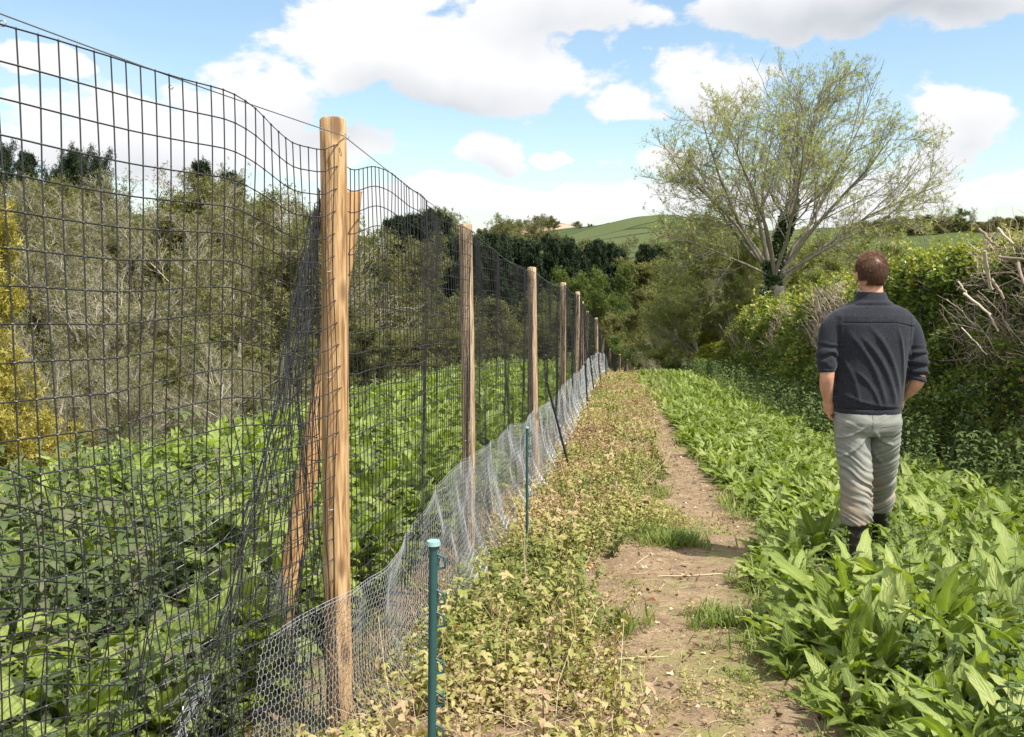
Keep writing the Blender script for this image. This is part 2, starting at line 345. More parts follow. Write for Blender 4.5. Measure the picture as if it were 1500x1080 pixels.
turf = t.mix(t.smooth(ve.outputs['Distance'], .035, .015), turf, (.02, .032, .012))
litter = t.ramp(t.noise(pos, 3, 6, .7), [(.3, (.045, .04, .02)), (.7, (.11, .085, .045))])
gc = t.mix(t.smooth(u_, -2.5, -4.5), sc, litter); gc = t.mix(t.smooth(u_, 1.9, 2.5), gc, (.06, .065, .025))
gc = t.mix(t.math('MULTIPLY', far, t.smooth(sx.outputs[1], 150, 260)), t.mix(far, gc, litter), turf)
# pale ploughed strip on the far hill
strip = t.math('MULTIPLY', t.math('MULTIPLY', t.smooth(sx.outputs[1], 860, 875), t.smooth(sx.outputs[1], 960, 940)), t.math('MULTIPLY', t.smooth(sx.outputs[0], 2, 6), t.smooth(sx.outputs[0], 62, 56)))
gc = t.mix(strip, gc, (.38, .27, .20))
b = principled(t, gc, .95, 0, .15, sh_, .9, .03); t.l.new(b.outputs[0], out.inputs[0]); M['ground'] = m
tag(MB().add(gv, gf).build('ground', M['ground'], loc=(0, 0, 0)), 'rough sloping field ground falling away into the valley', kind='structure')
# path
m, t, out = mat('trodden_earth'); g = t.node('ShaderNodeNewGeometry'); sc, sh_ = soil_nodes(t, g.outputs['Position'])
sc = t.mix(.12, sc, (.30, .22, .14))
b = principled(t, sc, .93, 0, .2, sh_, 1.0, .03); t.l.new(b.outputs[0], out.inputs[0])
yy = np.linspace(.4, 17.2, 420)
ul = np.interp(yy, [0, 3.1, 5.4, 6.8, 9, 12, 16.5, 17.5], [.95, .95, .72, .95, 1.28, 1.3, 1.36, 1.42])+.12*(vnoise(yy*2.1, yy*0, 3)-.5)+.07*(vnoise(yy*7, yy*0, 4)-.5)
ur = np.interp(yy, [0, 3.1, 5, 6.5, 9, 12, 16.5, 17.5], [1.85, 1.8, 1.85, 1.92, 1.82, 1.72, 1.5, 1.40])+.12*(vnoise(yy*1.9, yy*0, 6)-.5)+.07*(vnoise(yy*6, yy*0, 7)-.5)
k = np.linspace(0, 1, 34); UU = ul[:, None]*(1-k)+ur[:, None]*k; YY = np.repeat(yy[:, None], 34, 1); XX = UU+fx(YY)
edge_ = np.minimum(k, 1-k)*2
ZZ = ground(XX, YY)+.004+.012*sst(edge_, 0, .25)[None]+.012*(vnoise(XX*14, YY*14, 8)-.5)
pv = np.stack([XX, YY, ZZ], -1).reshape(-1, 3); i0 = (np.arange(len(yy)-1)*34)[:, None]; j = np.arange(33)
tag(MB().add(pv, np.stack(np.broadcast_arrays(i0+j, i0+j+1, i0+34+j+1, i0+34+j), -1).reshape(-1, 4)).build('path', m, loc=(0, 0, 0)),
    'trodden bare earth path beside the fence', kind='structure')

# ------------------------------------------------------------------ deer fence
H = 2.14
PX = [((485,173), 3.10, .044, 'post_new', 0), ((683.5,328), 5.65, .040, 'post_old', 0), ((778,391.5), 8.88, .043, 'post_old', 0), ((825.5,414), 12.5, .041, 'post_old', 0),
      ((845.5,427.5), 15.6, .041, 'post_old', 0), ((853,442), 18.6, .038, 'post_old', 0), ((860,456), 21.4, .038, 'post_old', 0), ((873.7,465.6), 24.4, .045, 'post_old', 0),
      ((883,490.5), 27.8, .042, 'post_old', 0), ((893.5,511), 32, .042, 'post_old', 0), ((908,519), 38, .044, 'post_new', 0), ((919,526), 44, .046, 'post_new', 0), ((923,533), 50, .044, 'post_old', 0), ((929.5,539), 57, .046, 'post_old', 0)]
LEAN = [(-.012, 0), (-.002, .01), (.055, .02), (-.01, 0), (0, 0)]
fence = empty('deer_fence', (-.616, 3.1, float(ground(-.616, 3.1))))
tag(fence, 'tall deer fence of round wooden posts with black netting and wire skirt beside the path', 'fence')
tops = []; bases = []
def post(top, base, r, mname, parent, name='fence_post', label=None, grooves=True):
    n = 40; sides = 28; tt = np.linspace(0, 1, n); C = base[None]*(1-tt)[:, None]+top[None]*tt[:, None]
    C[:, 0] += .006*np.sin(tt*5+top[1]); an = np.arange(sides)*2*np.pi/sides
    rr = r*(1.07-.09*tt)[:, None]*(1+.035*(vnoise(an[None]*1.5+top[1], tt[:, None]*9, 4)-.5)+ (.016*np.sin(an*14)[None] if grooves else 0))
    rr[-1] *= .86; C[-1, 2] -= 0; C[-2, 2] = C[-1, 2]-.008
    V = np.stack([C[:, None, 0]+rr*np.cos(an), C[:, None, 1]+rr*np.sin(an), np.repeat(C[:, 2:3], sides, 1)], -1).reshape(-1, 3)
    i = (np.arange(n-1)*sides)[:, None]; s0 = np.arange(sides); s1 = (s0+1) % sides
    mb = MB().add(V, np.stack(np.broadcast_arrays(i+s0, i+s1, i+sides+s1, i+sides+s0), -1).reshape(-1, 4), .5)
    tv = np.concatenate([V[-sides:], [C[-1]+(0, 0, .004)]]); mb.add(tv, np.stack([s0, s1, np.full(sides, sides)], -1), .9)
    o = mb.build(name, M[mname], parent)
    if label: o['label'] = label
    return o
for i, ((px, py), d, r, mn, _) in enumerate(PX):
    tp = P(px, py, d); lx, ly = LEAN[i] if i < len(LEAN) else (random.uniform(-.03, .03), 0)
    bz = float(ground(tp[0]+lx, tp[1])); bp = np.array([tp[0]+lx, tp[1]+ly, min(bz-.1, tp[2]-1.9)])
    tops.append(tp); bases.append(np.array([bp[0], bp[1], bz])); post(tp, bp, r, mn, fence, grooves=(mn == 'post_old'))
P0 = np.array([-1.16, 1.25, 0]); P0t = np.array([-1.13, 1.32, 1.72])
stt = P(517, 281, 3.62); stb = P(410, 950, 3.50); stb = stb+(stb-stt)*.25
post(stt, stb, .040, 'strut', fence, 'brace_post', 'slanting brace post leaning against the corner post', False)

def gridtubes(G, r, mb, sides=4, rowr=None, knots=0):
    """G (rows, cols, 3): strands along both directions"""
    ptubes(G, r if rowr is None else rowr, sides, .5, mb); ptubes(np.swapaxes(G, 0, 1), r, sides, .5, mb)
    if knots:
        o = np.array([(1, 0, 0), (-1, 0, 0), (0, 1, 0), (0, -1, 0), (0, 0, 1), (0, 0, -1)], float); f = np.array([(0,2,4),(2,1,4),(1,3,4),(3,0,4),(2,0,5),(1,2,5),(3,1,5),(0,3,5)])
        pts = G.reshape(-1, 3); inst(mb, (o, f), pts, np.broadcast_to(np.eye(3), (len(pts), 3, 3)), knots, np.full(len(pts), .5))
net = MB(); NR = 28
pathpts = [np.array([P0t[0], P0t[1]])]+[np.array([a[0], a[1]]) for a in tops]
ztop = [P0t[2]]+[t_[2] for t_ in tops]
TW = []   # top wire polyline
NETROWS = {}
for si in range(len(pathpts)-1):
    A, B = pathpts[si], pathpts[si+1]; L = np.linalg.norm(B-A); dirv = (B-A)/L; nv = np.array([dirv[1], -dirv[0]])   # to the right
    cell = (.050 if si == 0 else .046) if B[1] < 13 else (.08 if B[1] < 22 else .16); nc = max(4, int(L/cell)); nr = NR if B[1] < 13 else (20 if B[1] < 22 else 12)
    s = np.linspace(0, 1, nc+1); v = np.linspace(0, 1, nr+1)
    S, Vv = np.meshgrid(s, v)
    seg = S*L+si*7.3
    off = .030+.05*np.sin(np.pi*S)*(vnoise(seg*2.2, Vv*2.0, si+10)-.5)*2+.020*(vnoise(seg*7, Vv*5, si+20)-.5)
    # hangs slack of the top wire close to the posts
    zt = ztop[si]*(1-S)+ztop[si+1]*S-.045
    if si == 0: zt = zt+.012-.004*(1-S)-.085*sst(S, .62, .86)*(1-.40*sst(S, .93, 1))
    elif si == 1: zt = zt-.10*np.exp(-((S-.02)/.10)**2)-.045*np.sin(np.pi*S)
    else: zt = zt-.05*np.sin(np.pi*S)-.03*(vnoise(seg*2, seg*0, 3)-.5)
    bx = A[0]*(1-S)+B[0]*S; by = A[1]*(1-S)+B[1]*S; gz = ground(bx, by)-.02
    zz = gz+(zt-gz)*Vv+.028*(vnoise(seg*2.6, Vv*4.5, si+30)-.5)*np.sin(np.pi*Vv)**.5
    if si == 0:
        wv = sst(Vv, .75, .35); zz = zz-.10*wv*sst(S, .95, .35)*Vv; off = off+.05*np.sin(seg*9+Vv*3)*wv*.5
    along = .020*(vnoise(seg*1.7, Vv*6, si+40)-.5)*(1-Vv)
    G = np.stack([bx+nv[0]*off+dirv[0]*along, by+nv[1]*off+dirv[1]*along, zz], -1)
    r = .0017 if B[1] < 7 else (.0019 if B[1] < 13 else (.0027 if B[1] < 22 else .0048))
    gridtubes(G, r, net, 4, rowr=r*1.05, knots=.0040 if B[1] < 7 else 0)
    NETROWS[si] = G
# loose end of the net roll gathered at the corner post
PT1 = tops[0]
def on_left(px, py, push=0.0):
    a = a_of(px, py); A = pathpts[1]; B = pathpts[0]; D = B-A
    kk = (A[0]-a*A[1])/(a*D[1]-D[0]); q = A+D*kk; y = q[1]+push
    return np.array([a*y, y, CAMZ+e_of(py)*y])
gy = np.array([300, 340, 450, 560, 640, 760, 880, 960, 1020, 1100, 1180]); gx = np.array([464, 458, 432, 414, 398, 366, 338, 312, 285, 250, 215])
py_ = np.linspace(315, 1170, 34)
gath = np.array([on_left(np.interp(p, gy, gx), p, .10) for p in py_])
pst = np.array([on_left(np.interp(p, [300, 1170], [470, 466]), np.interp(p, [300, 1170], [262, 1120]), .09) for p in py_])
qq = (np.linspace(0, 1, 20)**1.6)[None, :, None]
G = gath[:, None]*(1-qq)+pst[:, None]*qq
G[..., 1] += .05*(vnoise(np.arange(20)[None]*.9+0*py_[:, None], py_[:, None]*.013, 9)-.5); G[..., 0] += .022*(vnoise(np.arange(20)[None]*.7+0*py_[:, None], py_[:, None]*.02, 11)-.5)
gridtubes(G, .0016, net, 4, knots=.003)
# slack second layer of the overlapping roll low down on the left span
A_, B_ = pathpts[0], pathpts[1]; S, Vv = np.meshgrid(np.linspace(0, 1, 30), np.linspace(0, 1, 17)); bx = A_[0]*(1-S)+B_[0]*S; by = A_[1]*(1-S)+B_[1]*S; gz = ground(bx, by)
zl = gz-.05+(1.02+.30*S**2+.10*np.sin(S*9))*Vv+.10*(S-.5)*(1-Vv)+.05*(vnoise(S*6, Vv*5, 91)-.5); o_ = -.06+.10*(vnoise(S*5+2, Vv*3, 92)-.5)+.03*np.sin(S*31)
gridtubes(np.stack([bx+.96*o_+.03*np.sin(Vv*8+S*3), by-.28*o_, zl], -1), .0016, net, 4, knots=.003)
q8 = np.stack([gath+np.array([(c-4)*.0045, .008*math.sin(c*2.1), 0])+np.stack([.006*np.sin(py_*.03+c), 0*py_, 0*py_], -1) for c in range(5)], 1)
gridtubes(q8, .0014, net, 4)
net.build('netting', M['net'], fence, smooth=False)
# top wire and clips
tw = MB(); wp = [P0t+np.array([0, 0, .03])]
for i, t_ in enumerate(tops): wp.append(np.array([t_[0]+.043, t_[1]-.01, t_[2]-.055]))
wp[1] = np.array([tops[0][0]+.046, tops[0][1]-.03, tops[0][2]-.062])
for i in range(len(wp)-1):
    s = np.linspace(0, 1, 14)[:, None]; q = wp[i]*(1-s)+wp[i+1]*s; q[:, 2] -= (.012 if i < 2 else .045)*np.sin(np.pi*s[:, 0]); q[:, 1] -= .04*np.sin(np.pi*s[:, 0])*(i == 0)
    ptubes(q, .0017 if i < 3 else (.0035 if i < 8 else .006), 5, .5, tw)
def ringpts(c, r, n=14, ax=0):
    a = np.linspace(0, 2*np.pi, n); z = np.zeros(n)
    return c+r*(np.stack([np.cos(a), z, np.sin(a)], -1) if ax == 0 else np.stack([z, np.cos(a), np.sin(a)], -1))
tw.build('top_wire', M['topwire'], fence)
for (c, r) in [(wp[1]+(.012, -.02, -.004), .008), (wp[1]+(-.062, -.06, .012), .005), (on_left(257, 131)+(0, -.03, .0), .005), (on_left(12, 38)+(0, -.02, 0), .006)]:
    ptubes(ringpts(c, r), .0016, 5, .5).build('wire_clip', M['wire'], fence)
c_ = wp[2]+np.array([0, -.02, 0]); ptubes(ringpts(c_, .010), .002, 5, .5).build('wire_clip', M['wire'], fence)
# staples on the posts
for i in range(0, 3):
    for z in (.35, .8, 1.25, 1.6):
        tq = z/2.1; c = bases[i]*(1-tq)+tops[i]*tq; c = c+(-.015+.02*random.random(), -PX[i][2]-.004, 0)
        q = np.array([c+(-.008, .008, 0), c+(-.008, -.002, .0), c+(.008, -.002, .003), c+(.008, .008, .003)]); ptubes(q, .0014, 4, .5).build('staple', M['wire'], fence)
# rabbit wire: hexagonal mesh along the bottom with a skirt
def hexgrid(surf, s0, s1, hgt, cw, r, mb, mask=None):
    """surf(s, v) -> points; s metres along, v metres up"""
    ch = cw*1.55; nc = int((s1-s0)/cw); nr = int(hgt/(ch*.75)); segs = []
    i, j = np.meshgrid(np.arange(nc), np.arange(nr)); i = i.ravel(); j = j.ravel(); x0 = s0+(i+.5*(j % 2))*cw; v0 = j*ch*.75
    a = np.stack([x0, v0+ch*.25], -1); b_ = np.stack([x0, v0+ch*.75], -1)       # twisted upright
    l = np.stack([x0-cw/2, v0], -1); rr = np.stack([x0+cw/2, v0], -1); a0 = a.copy(); a0[:, 1] = v0+ch*.25
    E = np.concatenate([np.stack([a, b_], 1), np.stack([a0, l], 1), np.stack([a0, rr], 1)])
    E[..., 0] += .004*(vnoise(E[..., 0]*60, E[..., 1]*60, 2)-.5)
    mid = E.mean(1, keepdims=True); E = np.concatenate([E[:, :1], mid, E[:, 1:]], 1)
    n = len(a); E[n:, 1, 1] -= .10*ch
    if mask is not None: E = E[mask(E[:, 1, 0], E[:, 1, 1])]
    Wp = surf(E[..., 0], E[..., 1]); ptubes(Wp, r, 3, .5, mb)
cum = [0.0]
for i in range(1, len(pathpts)): cum.append(cum[-1]+float(np.linalg.norm(pathpts[i]-pathpts[i-1])))
cum = np.array(cum)-cum[1]; PA = np.array(pathpts)
def rabbit(s, v, amp=1.0):
    x = np.interp(s, cum, PA[:, 0]); y = np.interp(s, cum, PA[:, 1])
    out_ = .27*np.exp(-v/.17)+.045+.05*(vnoise(s*2.3, v*3, 51)-.5)*amp+.035*(vnoise(s*6.1, v*6, 52)-.5)*amp*(v > .04)
    out_ = out_*(.55+.45*sst(s, -.25, .5))
    gz = ground(x+.1, y); topn = .50+.24*sst(s, 0, 2.4)+.05*(vnoise(s*1.5, s*0, 53)-.5)
    z = gz+np.maximum(v/.66*topn, 0)+.012*(vnoise(s*5, v*4, 54)-.5)
    return np.stack([x+out_*.991, y-out_*.131, z], -1)
rw = MB()
hexgrid(rabbit, -.78, 6.0, .66, .0235, .00088, rw, lambda s, v: s > -.78+.35*v)
hexgrid(rabbit, 6.0, 13.2, .66, .033, .0013, rw); hexgrid(rabbit, 13.2, 27, .66, .07, .0032, rw)
sl = np.linspace(-.5, 13, 240)
for dv in (.645, .66): ptubes(rabbit(sl, np.full_like(sl, dv)), .0009, 4, .5, rw)
rw.build('rabbit_wire', M['wire'], fence, smooth=False)
# crumpled end of the rabbit wire at the brace
cr = MB(); n = 150
for i in range(n):
    z0 = random.uniform(835, 955); p = P(np.interp(z0, [820, 960], [404, 424])+random.gauss(0, 8), z0, 3.30+random.uniform(-.05, .05))
    q = [p]
    for _ in range(4): q.append(q[-1]+np.array([random.gauss(.002, .009), random.gauss(0, .009), -random.uniform(.006, .024)]))
    ptubes(np.array(q), .0010, 3, .5, cr)
cr.build('crumpled_wire', M['wire'], fence, smooth=False); cr = MB()
for i in range(60):
    z0 = random.uniform(985, 1130); p = on_left(np.interp(z0, [985, 1130], [310, 240])+random.gauss(0, 6), z0, .02); q = [p]
    for _ in range(4): q.append(q[-1]+np.array([random.gauss(-.008, .008), random.gauss(0, .006), -random.uniform(.006, .02)]))
    ptubes(np.array(q), .0010, 3, .5, cr)
cr.build('crumpled_wire', M['wire'], fence, smooth=False)

# ------------------------------------------------------------------ electric fence stakes
def ell(C, ax, ay, n=12):
    return C
def stake(px0, py0, px1, py1, d, hgt, m, mcap, label, group, r=.0095, detail=True, lug_side=1):
    tp = P(px0, py0, d); a = a_of(px1, py1); gx_, gy_ = a*d, d; bp = np.array([gx_, gy_, float(ground(gx_, gy_))-.03])
    root = empty('fence_stake', bp+(0, 0, .03)); tag(root, label, 'stake', group)
    s = np.linspace(0, 1, 12)[:, None]; q = bp*(1-s)+tp*s
    mb = MB(); ptubes(q, np.full(12, r), 8, .5, mb, cap=True)
    ax = nrm(tp-bp); side = np.array([1., -.15, 0]); side = nrm(side-ax*side.dot(ax))
    fr = np.cross(ax, side)
    rib = q+fr*r*.9; ptubes(rib, np.full(12, r*.28), 4, .5, mb); mb.build('shaft', M[m], root)
    L = np.linalg.norm(tp-bp)
    cp = MB(); ptubes(np.array([tp-ax*.002, tp+ax*.007]), np.array([r*1.65, r*1.5]), 12, .5, cp, cap=True); cp.build('cap', M[mcap], root)
    for z in (.035, .115, .165, .27, .345, .42, .5, .60, .72):
        if z > L-.1: continue
        c = tp-ax*z+side*(r*.6*lug_side); S = side*lug_side
        pts = np.array([c+ax*.014, c+S*.019+ax*.006, c+S*.020-ax*.016, c-ax*.020])
        lg = MB(); ptubes(pts, .0030, 5, .5, lg, cap=True)
        ptubes(np.array([c+S*.006+ax*.004, c+S*.006-ax*.014]), .0016, 4, .5, lg); lg.build('wire_lug', M[m], root)
stake(635, 797, 627, 1085, 1.92, .95, 'teal', 'tealcap', 'nearest teal plastic stake with wire lugs and pale cap in front of the wire skirt', 'electric fence stakes')
stake(772, 627, 772, 850, 5.7, .95, 'teal', 'tealcap', 'second teal plastic stake, upright between dry stalks by the wire skirt', 'electric fence stakes', .0085)
stake(801, 560, 838, 697, 9.4, 1, 'blackpl', 'blackpl', 'black plastic stake leaning steeply to the left towards the fence', 'electric fence stakes', .012)
stake(857, 533, 862, 612, 15.0, 1, 'blackpl', 'blackpl', 'nearly upright black stake standing beyond the leaning one', 'electric fence stakes', .013)
stake(864, 522, 871, 577, 19.6, 1, 'blackpl', 'blackpl', 'small black stake third from the far end of the yellow strip', 'electric fence stakes', .014)
stake(876, 519, 881, 568, 21.6, 1, 'blackpl', 'blackpl', 'small black stake second from the far end of the yellow strip', 'electric fence stakes', .014)
stake(887, 524, 888, 560, 24.6, 1, 'blackpl', 'blackpl', 'farthest black stake at the brow of the strip', 'electric fence stakes', .014)

# ------------------------------------------------------------------ leaf and plant templates
def leaf(L=1, W=.28, nl=7, nw=4, bend=.8, wave=.03, fold=.25, seed=0, tip=1.6, twist=0, base=.12, lobes=0):
    r_ = np.random.default_rng(seed); t = np.linspace(0, 1, nl+1); x = np.linspace(-1, 1, nw+1)
    prof = (np.sin(np.pi*np.clip(t, 0, 1)**.75)**.8)*(1-.25*t**tip); prof[0] = base; prof[-1] = .02
    if lobes: prof = prof*(1+.18*np.sign(np.sin(np.arange(nl+1)*np.pi))*0)
    if nl >= 8: prof = prof*(1+.09*np.sin(np.arange(nl+1)*2.4+seed))
    ang = bend*(t**1.4); dt = L/nl
    cy = np.concatenate([[0], np.cumsum(np.cos((ang[1:]+ang[:-1])/2)*dt)]); cz = np.concatenate([[0], -np.cumsum(np.sin((ang[1:]+ang[:-1])/2)*dt)])
    V = np.zeros((nl+1, nw+1, 3)); wv = r_.normal(0, 1, (nl+1, nw+1))
    w_ = W/2*prof[:, None]*x[None]
    tw = twist*t[:, None]
    up = np.abs(x)[None]*fold*W/2*prof[:, None]*np.cos(t*2)[:, None]+wave*wv*np.abs(x)[None]**2*L
    V[..., 0] = w_*np.cos(tw)-up*np.sin(tw); zz = up*np.cos(tw)+w_*np.sin(tw)
    V[..., 1] = cy[:, None]+zz*np.sin(ang)[:, None]; V[..., 2] = cz[:, None]+zz*np.cos(ang)[:, None]
    i = (np.arange(nl)*(nw+1))[:, None]; j = np.arange(nw)
    F = np.stack(np.broadcast_arrays(i+j, i+j+1, i+nw+1+j+1, i+nw+1+j), -1).reshape(-1, 4)
    A = np.full((nl+1, nw+1), .42); A[:, nw//2] = .95 if nw >= 4 else .5; A[:, 0] = .3; A[:, -1] = .3
    UV = np.stack([np.broadcast_to(x[None], A.shape), np.broadcast_to(t[:, None]+.001, A.shape)], -1).reshape(-1, 2)
    return V.reshape(-1, 3), F, A.ravel(), UV
def combine(parts):
    """parts: list of (tmpl, pos, R, sc, rnd) -> one template"""
    mb = MB()
    for (tp, p, r_, s_, a_) in parts: inst(mb, tp, np.array([p]), np.array([r_]), np.array([s_]), np.array([a_]))
    return np.concatenate(mb.V), np.concatenate(mb.F4 if mb.F4 else mb.F3), np.concatenate(mb.A), np.concatenate(mb.U)
def rot1(rx, ry, rz): return rotm(np.array([rx]), np.array([ry]), np.array([rz]))[0]
def stem_t(h, r=.004, lean=.1, sides=4):
    mb = MB(); ptubes(np.array([[0, 0, 0], [lean*.3*h, 0, h*.5], [lean*h, 0, h]]), np.array([r, r*.8, r*.5]), sides, .3, mb); return np.concatenate(mb.V), np.concatenate(mb.F4)
def dock_t(seed, n=16, lo=False):
    r_ = np.random.default_rng(seed); ps = []
    for k in range(n):
        L = r_.uniform(.12, .30); el_ = r_.uniform(.45, 1.5); f = leaf(1, r_.uniform(.19, .34), 4 if lo else 10, 2 if lo else 4, r_.uniform(.3, 1.9), .012 if lo else .026, r_.uniform(.0, .6), seed*50+k, twist=r_.normal(0, .55))
        azk = r_.uniform(0, 6.283); pet = r_.uniform(.02, .09); dv = np.array([-math.sin(azk)*math.cos(el_), math.cos(azk)*math.cos(el_), math.sin(el_)])
        ps.append((f, dv*pet, rot1(el_, r_.normal(0, .25), azk), L, np.clip(r_.normal(.5, .22), 0, 1)))
        if not lo:
            q = MB(); ptubes(np.array([[0, 0, 0], dv*pet*.6, dv*pet*1.02]), .0035, 4, .5, q); ps.append(((np.concatenate(q.V), np.concatenate(q.F4)), (0, 0, 0), np.eye(3), 1.0, .75))
    return combine(ps)
def nettle_t(seed, h=.5, lo=False, ls=.075):
    r_ = np.random.default_rng(seed); ps = [(stem_t(h, .003, .12, 3), (0, 0, 0), np.eye(3), 1.0, .9)]
    lf = leaf(1, .55, 3, 2, .9, .02, .35, seed, base=.5)
    nn = 5 if lo else 9
    for k in range(nn):
        z = h*(.18+.82*k/(nn-1)); s_ = ls*(1.1-.55*k/nn)*r_.uniform(.8, 1.2)
        for o_ in range(2 if k < nn-1 else 4):
            azk = k*1.57+o_*(3.14 if k < nn-1 else 1.57)+r_.normal(0, .3); el_ = r_.uniform(-.3, .45)
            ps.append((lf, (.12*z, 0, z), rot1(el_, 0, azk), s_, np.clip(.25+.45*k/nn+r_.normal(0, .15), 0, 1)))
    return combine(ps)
def low_t(seed, h=.095, n=32, ls=.0215):
    r_ = np.random.default_rng(seed); ps = []
    for k in range(n):
        lf = leaf(1, r_.uniform(.5, .8), 3, 2, r_.uniform(.2, 1.2), .05, .4, seed*40+k, base=.6); azk = r_.uniform(0, 6.283); rr = r_.uniform(0, .10)
        ps.append((lf, (rr*math.cos(azk), rr*math.sin(azk), r_.uniform(.02, h)), rot1(r_.uniform(-.6, .7), r_.normal(0, .4), r_.uniform(0, 6.283)), ls*r_.uniform(.6, 1.4), r_.random()))
    return combine(ps)
def grass_t(seed, n=40, h=.14, sp=.05):
    r_ = np.random.default_rng(seed); ps = []
    for k in range(n):
        f = leaf(1, r_.uniform(.035, .06), 4, 1, r_.uniform(.3, 1.6), 0, 0, k, base=.8)
        ps.append((f, (r_.normal(0, sp), r_.normal(0, sp), 0), rot1(r_.uniform(.8, 1.5), 0, r_.uniform(0, 6.283)), h*r_.uniform(.5, 1.3), r_.random()))
    return combine(ps)
def big_t(seed, n=6):
    r_ = np.random.default_rng(seed); ps = []
    for k in range(n):
        f = leaf(1, r_.uniform(.55, .8), 8, 5, r_.uniform(.5, 1.3), .02, .25, seed*9+k, base=.55, twist=r_.normal(0, .2)); azk = r_.uniform(0, 6.283); el_ = r_.uniform(.0, .7); z = r_.uniform(.12, .38); rr = r_.uniform(.02, .12)
        ps.append((f, (-rr*math.sin(azk), rr*math.cos(azk), z), rot1(el_, r_.normal(0, .2), azk), r_.uniform(.16, .30), r_.uniform(.3, .9)))
        q = MB(); ptubes(np.array([[0, 0, 0], [-rr*math.sin(azk)*.4, rr*math.cos(azk)*.4, z*.6], [-rr*math.sin(azk), rr*math.cos(azk), z]]), .005, 4, .5, q); ps.append(((np.concatenate(q.V), np.concatenate(q.F4)), (0, 0, 0), np.eye(3), 1.0, .6))
    return combine(ps)
DOCK = [dock_t(s, 15) for s in range(8)]; DOCKLO = [dock_t(s+20, 10, True) for s in range(4)]
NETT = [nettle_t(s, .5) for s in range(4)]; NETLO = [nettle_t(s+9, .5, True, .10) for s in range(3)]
LOW = [low_t(s) for s in range(8)]; WILT = [nettle_t(s+40, .26, False, .05) for s in range(4)]; GRS = [grass_t(s) for s in range(3)]; BIG = [big_t(s) for s in range(5)]
def scatter(mb, T, x, y, sc, dz=0, tilt=.15, a=None):
    N = len(x); w_ = rng.integers(0, len(T), N); sc = np.broadcast_to(sc, (N,)); a = rng.random(N) if a is None else np.broadcast_to(a, (N,))
    pos = np.stack([x, y, ground(x, y)+dz], -1); rot = rotm(rng.normal(0, tilt, N), rng.normal(0, tilt, N), rng.uniform(0, 6.283, N))
    for k in range(len(T)):
        q = w_ == k; inst(mb, T[k], pos[q], rot[q], sc[q], a[q])
    return mb
def pts_u(n, y0, y1, u0, u1, power=1.0):
    """n points between y0 and y1, denser near the camera; u limits may be functions of y"""
    k = rng.random(n); y = y0+(y1-y0)*k**power; f0 = u0(y) if callable(u0) else u0; f1 = u1(y) if callable(u1) else u1
    u = f0+(f1-f0)*rng.random(n); x = u+fx(y); return x, y, u
def HU(y): return np.interp(y, [4, 8, 12, 18, 26], [5.3, 4.9, 4.3, 3.95, 3.5])
def inview(x, y, m=.16):
    return np.abs(x) < (.5556+m)*np.maximum(y, .4)+.35
# ---- dock field to the right of the path
UL = lambda y: np.interp(y, [0, 3.1, 4.2, 5.4, 6.8, 9, 12, 16.5, 18, 30], [1.80, 1.78, 1.62, 1.72, 1.95, 1.82, 1.72, 1.5, 1.25, 1.1])+.22*(vnoise(y*1.7, y*0, 31)-.5)
MAN = np.array([a_of(1268, 820)*5.6, 5.6]); 
def notman(x, y, r=.20): return (np.hypot(x-MAN[0], y-MAN[1]+.1) > r) & (np.hypot(x-MAN[0]-.22, y-MAN[1]-.5) > r)
dk = MB()
x, y, u = pts_u(1500, 1.6, 8, UL, 4.3, .95); pxx = 750+1350*x/y; q = inview(x, y) & notman(x, y, .24)  & ~((pxx > 1200) & (pxx < 1330) & (y > 4.55) & (y < 5.62) & (rng.random(len(y)) < .93)); x, y, u = x[q], y[q], u[q]
edge = sst(u-UL(y), 0, .45)
scatter(dk, DOCK, x, y, (.58+.50*edge)*rng.uniform(.6, 1.2, len(x))*np.where(y < 4.5, 1.22, .92))
x, y, u = pts_u(1500, 8, 15, UL, lambda y: HU(y)-.75, 1); q = inview(x, y); x, y, u = x[q], y[q], u[q]; scatter(dk, DOCK[:4], x, y, rng.uniform(.5, .95, len(x)))
x, y, u = pts_u(2600, 15, 31, UL, lambda y: np.interp(y, [15, 26, 30], [3.5, 3.1, 4.2]), 1); scatter(dk, DOCKLO, x, y, rng.uniform(.6, 1.15, len(x)))
tag(dk.build('dock_field', M['dock'], loc=(0, 0, 0)), 'dense bright green broad-leaved dock plants right of the path', 'weeds', kind='stuff')
# grass and small weeds between docks, on both path edges
gs = MB()
x, y, u = pts_u(700, 1.6, 14, lambda y: UL(y)-.12, 3.2, 1.3); q = inview(x, y); scatter(gs, GRS, x[q], y[q], rng.uniform(.5, 1.2, q.sum()))
for (cx, cy, n, s_) in [(960, 800, 26, .13), (1045, 915, 9, .07), (620, 1000, 6, .12), (740, 1000, 8, .10), (930, 735, 14, .16), (850, 950, 8, .10), (1080, 925, 8, .10), (1010, 640, 10, .1), (985, 800, 22, .09), (930, 790, 18, .12), (610, 960, 5, .15), (960, 960, 5, .2), (1180, 1010, 5, .2)]:
    d = float(np.interp(cy, [545, 560, 600, 640, 697, 712, 790, 830, 900, 1000, 1080], [30, 24, 16.5, 12.5, 9.4, 8.9, 6.5, 5.65, 4.7, 3.75, 3.1])); xx = a_of(cx, cy)*d+rng.normal(0, s_*1.2, n); yy2 = d+rng.normal(0, s_, n)
    scatter(gs, GRS, xx, yy2, rng.uniform(.6, 1.2, n)*.9)
tag(gs.build('grass', M['grass'], loc=(0, 0, 0)), 'short green grass along the path edges and between docks', 'grass', kind='stuff')
